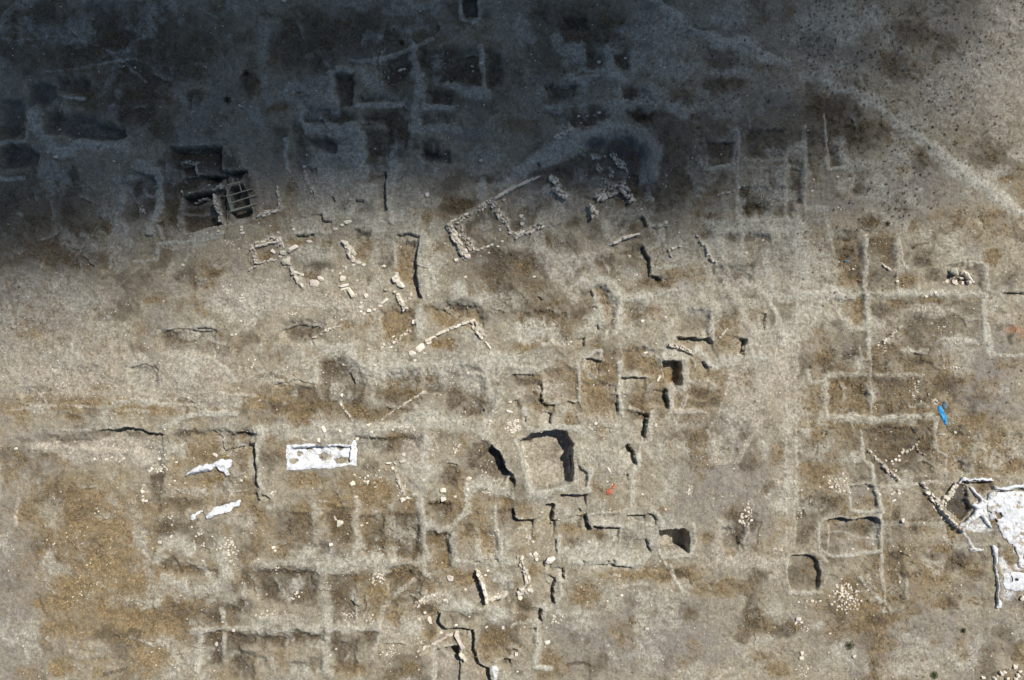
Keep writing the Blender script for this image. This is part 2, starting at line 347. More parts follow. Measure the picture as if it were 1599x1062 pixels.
V 8 6 .6 : 75,635 130,740 190,850 240,930 270,980 | long outer wall down the left side of the great ruin
V 9 3.5 .3 : 190,640 220,740 270,780 320,905 | brown rubble band just inside the left wall of the great ruin
V 9 4.5 .45 : 560,420 600,500 650,560 700,600 | crumbled cross wall through the middle of the great ruin
V 4 4 .35 : 690,600 730,680 770,750 | thin lower end of the cross wall in the great ruin
V 4 3.5 .25 : 340,920 430,880 530,845 | dotted row of small stones closing the left room of the great ruin
V 8 5.5 .45 : 790,745 870,710 960,680 1090,615 | cream rubble wall under the right room of the great ruin
V 8 6 .9 : 1170,120 1220,170 1250,200 | stone stub at the upper right of the great ruin, in half shade
V 9 6 1.0 : 1215,235 1270,290 1335,360 | tall broken pier of pale blocks right of the great ruin's grey wall
R 5 .3 c.4 : 590,340 800,225
O : 848,533,40,30 857,618,36,34 645,803,34,28 600,855,32,20 535,840,30,22 415,957,26 152,1003,40,36 37,826,22 648,563,28,22 662,588,30,24 605,570,28,20 625,678,30,34 615,635,22 285,965,46,50,20,.5 250,990,44,36,-10 238,925,40,44 1270,962,14 1228,795,14 485,65,18 878,560,22 785,335,30,16 665,365,40,34 735,715,46,36 118,972,14
T 860 210 7.865
V 10 6 1.1 : 595,785 660,750 740,715 820,665 880,645 930,690 975,770 1010,835 | tall chevron-shaped stone wall with a strong dark shadow inside it
V 9 3.5 .3 : 560,700 620,690 680,660 760,630 | low stones heaped behind the left arm of the chevron wall
V 7 4 .4 : 780,620 850,600 915,570 | pinkish rubble bank above the point of the chevron wall
V 8 3.5 .3 : 775,225 820,300 880,370 | speckled loose stone band at the very top of the shaded ruin
V 10 4 .35 : 870,340 910,400 900,450 | lower broad end of the speckled loose stone band
V 6 3.5 .3 : 745,410 770,450 755,500 | small separate rubble patch left of the speckled loose stone band
V 7 6 .4 : 510,250 590,275 | pair of big round stones capping the left side of the shaded ruin
V 6 4 .35 : 580,370 610,430 | small stone stub below the pair of big round stones
V 4 4 .3 : 650,530 720,605 | short diagonal stone line leading down to the chevron wall
V 8 6 1.0 : 500,890 510,960 540,1020 | upright two-row stone pier standing alone under the chevron wall
O : 985,508,22,26,-40 960,455,16 1033,572,14 950,430,26,18 675,250,34,20,40 685,305,16 600,668,36,34 548,700,28,40 545,760,28 630,620,18 710,590,20 568,950,40,34,30,.5 1118,915,24 342,950,18 903,805,14,22 445,487,22 850,735,16 328,805,16 525,905,30
T 800 265 3.9325
S .8 10 : 780,20 785,95
V 5 6 .7 : 625,452 690,420 775,395 | isolated straight bar of grey stones below the chevron wall
S .9 12 : 805,280 815,300 835,350
E c.9 : 900,370 14,30 ; 820,30 40,50 ; 845,150 24,60 ; 560,690 60,30
S 1.0 16 : 805,455 820,500 850,560 855,645 900,652 925,690
R 7 .15 c.9 : 700,805 820,780 940,760 990,735
K 8 c.7 : 870,600 1000,590 1090,570 ; 840,480 900,460 920,360
V 5 4.5 .3 : 970,490 1030,465 1070,450 | short slanting row of pale stones forming the top of the small broken square
V 4.5 4.5 .3 : 968,492 985,560 | two or three stones dropping from the left corner of the small broken square
V 5.5 5 .4 : 1140,410 1180,470 1210,530 1250,575 | long slanting cream stone row right of the small broken square
R 9 .15 p.9 : 1250,570 1330,720 1400,860 1460,970
P .5 7 g.8 : 510,725 560,715 620,770 640,900 600,1010 550,900 520,790
S .7 7 : 490,740 500,780 ; 530,950 535,980
R 13 .2 c.9 : 440,700 500,700 570,700 630,750 660,860 650,980
R 12 .15 c.7 : 520,800 500,940 420,1000 ; 640,780 820,790
P .5 8 b.4 : 1020,910 1080,850 1205,850 1210,1020 1000,1020
S 1.3 18 : 1010,1022 1060,1028 1110,1030 1180,1035 1218,1020
R 7 .2 c1 : 1212,850 1218,940 1225,1035
E c.9 : 1130,860 90,26 ; 120,960 110,60 ; 240,990 90,40
K 12 c.8 : 60,1010 200,1000 330,1062 ; 0,1040 90,1010
E g.8 : 230,430 80,60 ; 650,200 80,50 ; 1450,230 90,30 ; 900,690 120,26 ; 60,600 70,60 ; 920,870 130,60 ; 700,900 100,70 ; 130,730 70,60 ; 900,480 50,60
E b.8 -.15 : 290,470 60,50 ; 360,330 70,50 ; 130,560 90,60 ; 400,600 50,40 ; 550,560 60,34 ; 300,670 60,50 ; 680,330 90,80 ; 200,610 40,60 ; 80,440 60,60 ; 1280,790 50,40 ; 1340,880 60,40 ; 760,900 60,50 ; 1170,400 50,30 ; 410,890 60,50
R 15 .15 p.8 : 150,420 200,540 330,590 480,530 600,500 ; 230,600 290,700 380,780
K 10 p.6 : 200,270 330,270 430,200 540,290 580,420
R 16 .15 c.8 : 1210,340 1400,370 1573,360
P .4 7 b.9 : 1300,400 1390,400 1390,460 1310,470 ; 1420,400 1573,390 1573,460 1430,440 ; 1430,210 1573,210 1573,250 1430,270
K 9 c.7 : 1410,180 1400,330 1400,560 ; 1250,420 1290,500
K 9 c.5 : 1180,300 1260,400 1300,560
V 4 4 .3 : 1270,1030 1300,990 1360,968 | short pale stone trail beside the long earthen bank
V 4 3.5 .25 : 1250,160 1340,140 1430,95 | faint dusty row of tiny stones in half shade right of centre
S .6 6 : 1565,880 1553,930 1558,990
E c.6 : 1500,680 120,90 ; 1480,820 70,40 ; 740,640 90,40
O : 722,530,22 765,645,18 800,930,26,20 945,323,26,20 795,243,14 1025,385,14 658,677,16,10,30 1185,595,14 135,658,22,14 872,980,12 55,290,28,24 1390,102,20 1438,512,18,22 870,905,10 945,905,14 470,440,10 640,620,10 60,335,26,20 1545,430,16,10 1510,600,8
T 1200 265 3.9325
K 10 c.6 : 80,0 95,180 ; 210,0 235,190 ; 590,400 595,600 ; 460,100 540,60 
R 9 .15 c.75 : 590,400 595,600 600,760 610,960 620,1062
R 10 .2 c.9 : 240,765 600,770 1000,758 1320,762
R 8 .15 c.9 : 1330,600 1345,740 1318,820 1330,950 1345,1062
K 13 c.8 : -30,370 100,370 200,360 ; 60,30 100,180 ; -10,530 20,700 50,770 120,790 190,770 210,600
K 8 c.6 : 350,250 380,370 400,480 ; 240,230 360,235
K 10 c.8 : -10,780 60,900 90,1062
R 9 .1 c.9 : 1140,-20 1250,50 1400,160 1573,270 1650,320
K 9 c.7 : 430,770 450,900 520,970 590,980 ; 340,740 500,740
L 4 c.6 : 800,400 820,560 850,620 ; 1080,580 1200,568 1310,570
E b.8 : 480,400 80,40 ; 490,520 60,60 ; 620,320 80,44 ; 570,130 60,40 ; 540,620 60,60 ; 670,660 50,34 ; 1020,640 70,50 ; 780,230 90,70 ; 940,920 60,40 ; 680,870 50,60 ; 100,500 60,80 ; 110,620 70,80 ; 50,100 60,70 ; 170,100 40,70 ; 950,570 60,30
E g.9 : 720,480 50,90 ; 620,310 70,50 ; 550,850 40,90 ; 1000,800 80,26 ; 1380,530 50,50 ; 900,350 50,40 ; 1450,60 80,24 ; 800,830 70,30 ; 280,40 30,40 ; 850,680 90,40 ; 340,490 60,30 ; 1280,780 90,20 ; 760,1000 90,40
E g.5 : 1300,330 250,120
P .4 6 m.5 : 1100,590 1300,580 1320,740 1080,740
S .7 6 : 1440,748 1500,752 1600,762
E r.6 : 1510,985 44,30 ; 1560,1015 34,22
E p.8 : 1460,915 60,40 ; 820,620 40,30 ; 1000,860 200,50
E c.6 : 290,560 160,160 ; 250,900 150,120 ; 1200,1050 200,30
V 4 5 .35 : 720,1050 770,1000 825,960 | short cream stone row in the brown grass below the white boulder heap
V 3.5 4 .25 : 700,575 740,610 780,625 | faint little curve of stones left of the white boulder heap
O : 790,685,22 965,778,22,16,40 1020,755,26,20 1452,630,12 270,130,24,12,-20 280,60,22,12,50 1520,800,10 1080,690,18 425,45,20
Q 12 3 : 1065,990 34,40
Q 8 3 : 525,600 26,20
Q 8 3 : 430,240 30,20
T 1450 400 14.35
O : 560,345,230,120,45,1.3 890,470,250,70,55,1.0 830,400,130,60,60,.8 790,380,110,90,20,.6 760,490,110,60,20,.6 920,570,120,90,60,.8 560,485,120,40,-20,.4 600,535,60,36,-30 440,570,110,100,-40,.3 640,580,120,80,-30,.3 1010,520,40,80,-30 1035,570,50,40 800,600,60,90,0,.3 700,520,60,40 530,520,50,30 660,620,80,60,0,.3 980,590,50,40
E b.7 : 560,570 300,100 ; 950,600 200,60
E d.6 : 180,500 60,90
T 0 530 3.9325
S .6 10 : 600,555 690,552 760,543
S 1.1 14 : 690,555 765,538 850,545 930,572 1015,582
L 4 c.6 : 250,550 400,553 560,562
P .4 10 b.6 : 100,610 500,590 760,570 900,610 1000,700 980,800 880,720 850,680 550,650 120,640
E b.9 : 810,600 90,34 ; 950,680 60,80 ; 960,900 50,110
R 7 .2 c.8 : 1010,540 1130,480 1250,455 1450,460
K 5 c.6 : 700,370 850,400 1000,395 1150,340 ; 720,430 900,440
R 9 .15 p.9 : 180,660 500,670 800,700 870,760
E p.8 : 600,720 240,40 ; 300,650 90,30
E c.6 : 1150,160 130,120 ; 1150,280 80,60 ; 230,430 60,30 ; 1400,380 120,60
R 7 .15 c1 : 1280,110 1380,170 1440,250
E b.7 -.2 : 880,200 70,60 ; 830,60 60,40 ; 330,150 60,30 ; 440,480 60,30
E g.7 : 740,70 40,20 ; 500,380 200,50 ; 200,350 80,30 ; 120,450 70,90 ; 1100,350 120,40 ; 420,470 70,30 ; 640,290 150,30
R 6 .15 c.7 : 780,200 790,310 ; 800,370 930,375
P .6 8 g.6 : 1060,600 1300,560 1540,570 1560,700 1560,850 1573,1062 1000,1062 1040,700
E b.8 : 1150,580 80,20 ; 1450,600 100,24 ; 1430,900 120,60 ; 1120,1020 120,40 ; 980,830 40,70
E c.7 : 1180,940 110,30 ; 1530,800 24,90 ; 1100,680 50,40
E g.9 : 1200,680 120,60 ; 1400,720 80,60 ; 1300,870 90,30
S .6 7 : 1290,550 1360,605 1358,665 1370,682 1440,665 1520,660
S .7 10 : 1440,568 1500,570 1573,577
O : 1310,712,26,18,20 1492,852,18 1462,875,22 1410,958,12 1075,758,16 1158,358,14 355,130,14 365,145,12 448,630,12 102,670,22,16 270,645,12 605,730,10 1250,695,10 690,660,12 600,720,9 655,780,8 1125,888,12 725,910,9 900,990,22,16 1010,1010,9 885,895,16 970,738,22,16 1055,735,12 1290,640,9
Q 26 4 : 970,805 70,26
Q 10 4 : 885,950 18,50
Q 14 3 : 720,735 120,16
Q 10 3 : 1545,130 20,40
T 270 680 5.33
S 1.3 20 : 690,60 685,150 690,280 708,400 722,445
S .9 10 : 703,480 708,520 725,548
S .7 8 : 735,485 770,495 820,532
R 8 .2 c.7 : 720,-60 712,60 702,150 712,300 730,420
S .4 7 : 990,104 1100,102 1200,82 1255,92
P .6 2 c.6 : 990,98 1180,88 1480,90 1480,232 990,238
E g.9 : 1010,215 34,28 ; 1050,155 28,22 ; 1240,180 44,34 ; 1400,205 80,28 ; 1390,105 34,22
O : 1490,400,52,42,-30,.45 1095,32,40,16,35 1215,35,34,40 1530,28,28,24 1525,512,36,22 1520,180,12 340,168,46,26,35 258,142,12
Q 8 3 : 840,480 16,26
T 400 530 3.9325
E b.9 -.2 : 480,170 80,80 ; 540,215 50,50 ; 250,330 80,36 ; 930,250 70,60 ; 1280,195 90,24 ; 130,420 70,50 ; 1100,300 70,50 ; 1300,420 90,50 ; 600,290 60,40
E g1 : 300,430 190,80 ; 900,300 150,90 ; 1350,390 80,60 ; 600,430 120,50 ; 1050,230 60,90 ; 230,230 90,40 ; 870,600 90,36 ; 90,600 60,40 ; 1130,20 110,40 ; 500,1000 120,50 ; 750,930 110,90 ; 300,860 130,50 ; 950,970 50,60 ; 1530,1000 40,90
S .7 7 : 572,200 598,238 605,272
R 17 .2 c.9 : 380,40 560,70 590,150 700,190 1000,180 1300,150 1573,130
R 20 .1 c.75 : 0,580 200,560 700,550 1000,490 1350,540 1400,560
R 13 .15 c.7 : 1040,480 1030,760 1020,1062
R 8 .1 c.7 : 1500,300 1480,420 1400,520 ; 1370,170 1430,300 1450,400 ; 370,130 370,260
E c.8 : 1330,300 90,60 ; 870,180 60,50 ; 800,540 70,30 ; 1080,820 60,60 ; 1400,880 120,40
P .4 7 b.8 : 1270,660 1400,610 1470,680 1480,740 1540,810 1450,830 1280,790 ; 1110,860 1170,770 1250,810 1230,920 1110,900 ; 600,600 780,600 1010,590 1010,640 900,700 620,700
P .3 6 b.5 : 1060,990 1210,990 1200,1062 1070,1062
R 10 .2 c1 : 1290,1062 1300,930 1370,905 1430,895 1470,930 1573,960
S 1.4 26 : 1452,650 1500,710 1530,790 1573,822
S .5 6 : 1400,430 1408,450 ; 1180,755 1235,765
V 4.5 5 .3 : 845,790 865,850 890,900 905,950 | wobbly upright row of stones right of the white lined trench
V 6 5 .35 : 890,985 940,970 985,945 | short thick foot of the wobbly upright row
V 3 6 .3 : 810,762 910,745 | single line of long thin stones heading the wobbly upright row
V 3.5 4 .25 : 520,400 555,440 590,492 | thin diagonal stone trail in the ochre grass above the white lined trench
V 3 3 .2 : 770,495 860,430 950,370 1040,320 | faint sparse stone line crossing the ochre hollow
O : 1010,50,58,40,-40,.35 1055,15,40,32,0,.4 958,90,50,40,30,.3 733,158,18 708,570,26,24 420,550,40,22,60,.35 692,525,36,18,-10 1305,855,38,28,-5,.35 1150,925,36,30,0,.4 1150,982,34,28 1030,862,24,18 1220,965,22 612,965,24,16 526,345,20,24 618,612,22,20 840,553,18 885,537,36,12,-15 520,560,16,22,-40 975,130,22 1035,85,18 693,62,20 1300,208,22,16 1425,35,14,60,-40 1300,920,22,20 1295,960,20 45,788,14 600,690,20 905,705,28,22,-10 1135,340,12 1455,440,12 25,372,16 1120,572,10 996,825,12 1445,760,14 240,590,9 1560,385,18 1555,445,50,20,25 350,510,9 605,830,12
Q 20 4 : 715,865 60,40
Q 20 3.5 : 1225,670 30,40
Q 12 3.5 : 890,920 40,40
Q 24 3 : 810,40 50,34
Q 24 3 : 190,230 90,50
Q 14 3 : 1420,800 60,60
Q 16 3 : 920,550 60,14
# deep square pit
T 750 640 7.865
M c.6 14 : 440,420 540,300 600,800 600,1000 560,900
P 2.5 3 p.6 : 545,335 640,285 800,265 930,248 1070,262 1110,370 1160,420 1145,520 1150,780 1135,895 970,950 780,995 650,1005 590,900 540,740 500,520 470,400
R 8 .1 c1 : 430,380 490,560 590,820 600,1062 ; 540,0 535,180 580,235 700,240 900,195 1060,215 1240,235 1255,300
R 9 .2 c1 : 1210,490 1225,650 1340,760 1330,900 1320,1000 1150,1040
R 9 .2 c.9 : 640,1040 850,1000 1050,950
P .5 3 p.4 : 1190,660 1330,780 1310,960 1210,960
E p.8 : 850,800 200,150
E b.6 : 900,540 50,90 ; 560,400 60,40
R 5 1.0 c.6 : 1125,480 1100,590 1110,700 1112,800
S .9 20 : 145,425 240,520 305,640 315,720 400,795 430,860 432,960
S .5 6 : 340,835 400,840 430,880
S 1.2 14 : 980,1033 1100,1040 1310,1030
S .9 10 : 885,50 868,110 872,172
S .6 7 : 575,90 562,160
O : 1415,165,26,26 1255,470,16 465,122,30,16,30 1360,230,60,12,50 1410,270,20 560,600,70,10,0 535,495,10,60,-30 25,770,26 143,757,24,12 1560,880,30,16 590,715,10,60,-35 240,985,12
Q 45 4.5 : 400,210 70,70
Q 14 3 : 105,180 30,60
Q 20 3 : 80,1020 60,50
T 800 530 3.9325
S .9 14 : 186,265 183,330 188,392 230,398 268,404
S .5 6 : 130,318 150,325 ; 0,380 30,365 ; 0,214 60,216 140,212
R 6 .15 c1 : 405,155 412,260 415,385
R 8 .2 c1 : 0,165 80,172 160,185 230,150
P .3 5 m.4 : 195,185 400,175 410,375 205,385
P .4 7 b.9 : 0,225 165,225 175,280 130,295 0,265
S .6 8 : 340,372 380,390 412,380
S .9 12 : 448,112 490,118 555,132
R 6 .15 c.9 : 445,122 510,70 540,70 555,130
S .8 12 : 665,232 740,230 825,235
R 6 .2 c1 : 660,150 655,240 650,340 668,472
S .7 8 : 652,330 655,470 ; 445,-10 447,45
P 2.0 2.5 g.7 : 918,130 1042,128 1048,282 1020,290 1000,300 940,250 920,180
R 12 .15 c.9 : 900,112 1060,115 1075,280
R 11 .25 p1 : 990,310 1080,262 1180,262 1240,295
S 1.2 14 : 945,300 955,350 968,380 955,432
R 7 .2 p1 : 975,330 975,440 1190,450
S 1.5 16 : 845,462 828,540 812,612
R 8 .2 p1 : 860,455 850,560 840,620 800,635 720,635
S 1.4 16 : 712,638 750,690 768,772
R 7 .2 c1 : 785,660 775,770 725,845
S .6 6 : 715,830 712,860
R 8 .15 c.9 : 740,870 730,1040 620,1062
R 10 .2 c1 : 1130,60 1180,95 1215,155 1300,130 1420,120 1573,115
S .8 8 : 1183,128 1195,160 1215,168
S 1.2 12 : 1445,0 1430,60 1425,95
R 7 .2 c1 : 1455,0 1472,110
V 5.5 3.5 .5 : 965,38 1040,52 1115,88 | slanting wall of tiny close-set stones above the L-shaped black pit
E g.9 : 560,300 110,150 ; 560,430 90,50 ; 780,380 70,90 ; 780,90 70,40 ; 220,420 120,40 ; 70,40 90,30 ; 1430,250 50,60 ; 850,200 60,50 ; 960,200 40,40 ; 320,480 90,40 ; 550,560 50,60 ; 740,50 50,30
E b.8 : 1150,340 70,30 ; 1250,380 40,40 ; 1290,540 60,50 ; 1410,580 60,50 ; 1320,660 60,60 ; 1510,460 40,40 ; 1160,400 60,20
E b.4 : 1350,500 150,120
K 6 p.7 : 1070,350 1030,430 1000,520 ; 1200,560 1230,620 1250,760 1380,750 1450,620 1540,480 ; 1200,560 1260,480 1350,230
E c.6 : 600,540 40,30 ; 700,750 90,60 ; 470,720 40,60 ; 1550,650 40,70
E p.7 : 250,300 110,70 ; 60,330 60,50
S .4 5 : 560,545 595,545
O : 880,528,18,24,20 822,82,28,14,-20 512,517,18,18 470,540,12 690,350,14 880,322,12 797,950,16 1308,335,12 560,610,12 845,395,10 583,873,16,12 595,800,14,40,-40 85,738,30,6 605,560,12 940,1040,12 900,240,16,40,20 1450,995,14 360,15,14 345,30,12 430,668,12 1350,962,10 855,980,9 390,745,8
Q 20 3 : 20,530 30,45
Q 16 3 : 1085,925 20,26
Q 24 2.6 : 500,620 80,120
T 1200 530 3.9325
R 24 .02 p.6 : 130,-20 110,200 110,500 120,800 110,1000
R 12 .1 p1 : -20,180 40,130 90,70 130,0
E p1 : 30,170 40,60
R 9 .15 c.75 : 360,250 358,380 365,470 400,490 540,492 700,490 900,480 1000,465
R 7 .15 c.8 : 1040,480 1022,560 1022,630 1040,685 1095,712 1095,850
R 6 .15 c.8 : 570,560 580,700 590,750 640,780 645,900 680,1000 700,1062
K 8 c.7 : 620,0 625,200 ; 240,190 270,270 370,260
E c.8 : 500,470 100,20 ; 880,72 80,20 ; 640,350 40,60 ; 560,150 50,60 ; 520,720 90,40 ; 230,570 40,30
E g.9 : 340,90 60,60 ; 470,300 90,70 ; 240,420 60,70 ; 390,400 24,70 ; 700,60 60,30 ; 1170,770 40,50 ; 1270,500 90,70 ; 300,800 130,60 ; 1480,750 90,60 ; 60,700 60,90 ; 1380,660 80,70
E b.8 : 350,150 50,50 ; 560,330 60,40 ; 760,590 110,50 ; 1100,280 90,60 ; 930,140 60,30 ; 490,110 50,24 ; 900,680 110,60 ; 750,420 50,40 ; 930,390 40,36 ; 1180,560 50,40 ; 330,1000 150,60 ; 560,870 60,20 ; 1180,780 34,40
E m.8 : 1350,250 110,170 ; 1160,620 60,60 ; 880,780 60,30 ; 570,960 60,50
E p.5 : 800,180 50,30 ; 730,950 60,40 ; 460,430 40,20
P .35 3 m.8 : 492,910 570,900 650,898 668,960 675,1040 510,1048
R 5 .15 c.8 : 490,915 497,1045 600,1060 680,1050 
S .5 6 : 500,905 590,888 645,895
R 5 .1 p.9 : 650,900 800,905 940,885 1170,870
R 7 .05 c.9 : 1100,0 1350,20 1370,90 1450,105 1573,90
O : 458,285,14 895,345,14 800,945,18 450,102,10 383,905,22,16 690,215,8 730,1020,9 760,990,12 620,920,14 312,905,14 335,845,12 1158,573,18,18 1520,820,12 1545,275,14 765,570,12 1158,175,16 945,380,12
Q 45 3.5 : 430,890 66,60
Q 26 3 : 905,295 30,60
Q 18 3 : 1030,385 28,18
Q 16 3 : 1160,180 40,16
Q 20 3 : 705,40 40,40
Q 14 3 : 150,930 60,60
T 1340 660 6.244
V 4 4 .35 : 100,270 160,330 210,380 | upper faint half of the long diagonal stone line left of the white covered ruin
V 5 4.5 .4 : 230,400 290,470 340,510 390,555 | lower pinkish half of the long diagonal stone line left of the white covered ruin
V 3.5 4 .3 : 480,290 540,260 612,198 | thin stone line rising right towards the blue plastic scrap
V 3 3 .25 : 590,250 620,290 670,330 | small brown stone trail hanging under the thin rising line
V 6 5 .45 : 650,650 700,705 760,770 800,810 | whitish stone wall leading down to the white covered ruin's left corner
V 4.5 4 .5 : 790,840 870,920 930,985 1010,1055 | narrow pinkish wall along the lower left edge of the white covered ruin
V 7 5 .5 : 955,610 900,690 850,740 815,785 | white-dusted stone wall along the upper left edge of the white covered ruin
O : 445,297,50,32,-10,.4 460,268,24,26 408,330,30,24 372,362,36,28,-20 335,380,26,24 412,370,26,30 280,368,34,18,45 375,472,22,24 352,458,20 345,405,24,18 388,658,36,28,0 325,695,30,24,-10 348,680,22 398,690,26,24 430,675,36,16,40 350,757,48,16,-35 625,600,74,28,45,.7 428,950,40,36,0,.5 202,697,26 110,660,14,26 345,92,20 850,118,30,14 962,95,22,26
Q 12 3 : 745,830 20,20
T 1200 792 3.9325
P .35 3 m.5 : 320,102 380,75 440,58 530,78 600,58 670,62 690,100 690,190 680,265 420,295 345,285 315,230
S 1.1 14 : 320,100 380,75 440,58 530,78 600,58 670,62 695,100
R 6 .15 c1 : 308,110 314,270 400,300 550,288 690,270
L 3 c.5 : 370,160 480,155 530,190 690,205
R 6 .15 c.8 : 680,-20 690,380 708,540 710,640
E b.5 : 500,150 150,40 ; 620,120 60,60
P .8 3 b.35 : 130,298 240,285 300,310 330,400 322,490 300,515 140,515 112,420 115,340
R 8 .2 p1 : 108,330 115,440 135,525 320,525 ; 260,270 310,290 350,330
E b.7 : 230,100 90,90 ; 260,20 130,50 ; 210,190 60,50
E g.8 : 890,640 60,40 ; 1000,420 100,90 ; 1120,140 60,50 ; 920,120 90,50 ; 780,680 90,40 ; 1250,380 90,80 ; 600,720 100,60 ; 1290,580 80,30 ; 1080,250 90,40 ; 1010,20 40,30 ; 500,480 60,60 ; 60,1000 90,60 ; 1080,590 80,40
E b.8 : 1170,320 80,50 ; 890,150 40,30 ; 780,310 60,20 ; 660,700 60,40 ; 100,760 90,60 ; 780,30 30,50 ; 1000,300 60,30 ; 640,990 30,50 ; 1140,360 60,50
K 6 c.6 : 1090,130 1090,200 1130,240 1370,230 ; 840,440 850,560 ; 710,640 830,620
K 8 c.5 : 690,100 870,100 1080,110
E c.6 : 900,790 130,50 ; 950,850 60,40 ; 40,650 50,70 ; 1180,960 90,40 ; 640,440 40,60
E p.6 : 770,510 60,50 ; 900,1000 250,60 ; 60,380 60,120
O : 185,583,18 235,575,16 268,575,22 293,582,14 316,578,18 230,615,12 185,687,36,24,0,.4 205,708,18 170,712,12,30,30 605,505,14,20,-30 822,80,30 768,240,18 207,900,26,26 525,917,26,24 380,777,16 447,440,16,12 808,460,14,20 525,262,16,12 650,232,16 500,202,12 680,178,14 955,98,14 545,475,14 190,980,12 150,645,14 620,440,12 205,930,30,22 1545,875,10 138,600,10
Q 90 4.5 : 470,550 75,80
Q 12 3 : 235,745 36,20
Q 12 3 : 50,255 36,20
Q 16 3 : 210,1010 40,30
Q 8 3 : 200,60 30,60
R 4 .3 w.8 : 1040,0 1100,70 1170,130 1230,200 1250,260 ; 1240,265 1320,265
T 1520 1010 20.2
O : 1310,630,140,120,15,.45 1465,785,150,100,10,.4 1170,715,50,36 1225,865,60,60,0 870,830,90,200,-40,.5 960,790,120,90,30,.5 1410,910,110,150,-20,.4 300,965,140,80,15,.4 740,915,80,60,35,.35 630,990,130,140,0,.6 1080,1010,140,120,0,.5 1360,1020,130,110,0,.4 1550,850,70,60 1600,780,60,50 80,500,50 1490,95,50 930,600,40 1400,560,40
E g.8 : 1200,950 300,160
T 0 792 3.9325
P .5 7 b.9 : 980,360 1060,310 1110,350 1330,390 1320,430 1120,440 1000,410
S .4 5 : 1045,362 1110,365
R 17 .15 c.75 : 960,320 1000,250 1090,200 1170,250
R 12 .15 c.75 : 1000,430 1080,490 1180,520 1330,480 1390,420 ; 1360,200 1370,380
R 8 .15 c.75 : 1170,765 1380,745 1573,740 ; 1230,790 1210,900 1210,1010 ; 1370,790 1360,900 ; 1360,640 1380,720 ; 1500,480 1500,560
P .35 7 b.9 : 1240,650 1340,650 1350,720 1250,730 ; 1260,780 1350,780 1330,950 1260,960 ; 1390,780 1573,790 1573,850 1490,860 1450,1000 1400,1000
E b.8 : 1480,620 90,50 ; 1530,440 60,70 ; 1100,130 120,60 ; 1000,150 60,60 ; 1220,210 80,60 ; 1480,930 50,90
R 13 .05 p.7 : 800,-20 870,200 900,360 1000,500 1100,570
E p.7 : 1480,80 120,60
E c.5 : 880,180 60,70 ; 200,750 60,90 ; 800,580 150,50 ; 560,870 150,60 ; 1420,560 60,40 ; 300,350 60,60
E g.9 : 620,330 160,110 ; 380,570 60,60 ; 680,120 120,70 ; 500,480 200,70 ; 880,680 150,60 ; 1060,740 90,70 ; 380,980 90,60 ; 960,950 120,90 ; 700,640 90,60 ; 300,250 60,90 ; 240,590 50,40 ; 380,750 130,50 ; 150,50 90,60 ; 850,850 120,50
O : 1045,265,12 980,215,30,18 940,252,12 1315,855,22,26,-10 1437,755,18,22 1418,188,12 1085,432,10 1375,418,12 1105,547,12 1058,55,12 1045,185,14 1315,238,10 1550,130,8 1248,330,12 1368,705,14 1300,680,8 1495,470,9
Q 26 3.4 : 1215,190 60,70
Q 40 3.4 : 1410,255 50,60
Q 14 3 : 1040,120 34,80
T 400 792 3.9325
R 13 .15 c.65 : 0,345 200,350 400,375 650,340 1000,340 ; 300,270 400,380 420,560 450,700 430,900 430,1010 ; 620,-20 620,150 640,220 580,320
R 11 .2 c1 : 1020,0 1030,115 1180,125 1250,90 1280,30
R 8 .15 c.8 : 1030,120 1030,400 1080,430 ; 1040,250 1060,330
R 6 .15 c1 : 1460,0 1475,150 1500,230 1500,315
R 11 .15 c.7 : 1205,180 1220,330 ; 1350,130 1370,320 ; 1230,345 1573,345
P .4 6 g.9 : 1050,160 1185,155 1190,380 1090,380
P .5 7 b.9 : 1060,-30 1200,-30 1190,40 1080,50
P .35 8 b.6 : 0,370 180,375 360,385 385,540 200,600 0,620 ; 800,365 1000,365 990,440 820,470 ; 340,230 440,230 430,280 360,290 ; 700,240 790,240 790,290 720,290 ; 930,130 1000,120 1000,290 950,280
P .4 7 b.9 : 0,795 180,800 190,850 0,870 ; 210,785 420,775 420,830 210,850 ; 650,780 740,770 730,860 650,860 ; 0,920 80,930 80,1000 10,1000 ; 210,950 400,920 400,1000 240,1010
R 11 .15 c.7 : -10,765 200,755 440,740 740,740 ; 600,560 620,700
R 8 .1 p.8 : 980,440 900,510 780,620 750,760 730,900 690,950
E g.9 : 1150,280 50,100 ; 1430,240 60,90 ; 620,420 50,60 ; 940,400 60,60 ; 280,60 70,120 ; 480,100 60,60 ; 800,250 90,60 ; 520,550 50,40 ; 1300,440 110,50 ; 700,560 60,80 ; 850,680 60,60 ; 1420,880 100,90 ; 1340,160 70,50 ; 1530,920 40,60 ; 1080,470 60,50 ; 600,1000 120,50 ; 930,1000 90,40 ; 20,50 60,60
E b.8 : 480,90 60,70 ; 400,260 50,40 ; 850,440 80,40 ; 960,560 60,50 ; 1310,140 40,30 ; 100,520 120,60 ; 600,640 80,40 ; 480,860 60,60 ; 240,420 90,30 ; 1300,670 60,24 ; 1040,640 50,30 ; 180,830 60,30 ; 200,130 40,60
E c.8 : 230,480 60,40 ; 1290,610 110,50 ; 1480,660 90,60 ; 1500,440 60,40 ; 1180,560 60,30 ; 950,740 60,60 ; 60,700 100,50
E p.7 : 200,700 120,50 ; 560,740 100,40 ; 850,760 90,50 ; 60,960 70,50 ; 1130,980 90,50
S .5 6 : 580,580 630,612 ; 760,845 860,838 920,845 ; 1340,335 1370,330 ; 1455,318 1490,312 ; 930,550 980,562 ; 1480,950 1560,935
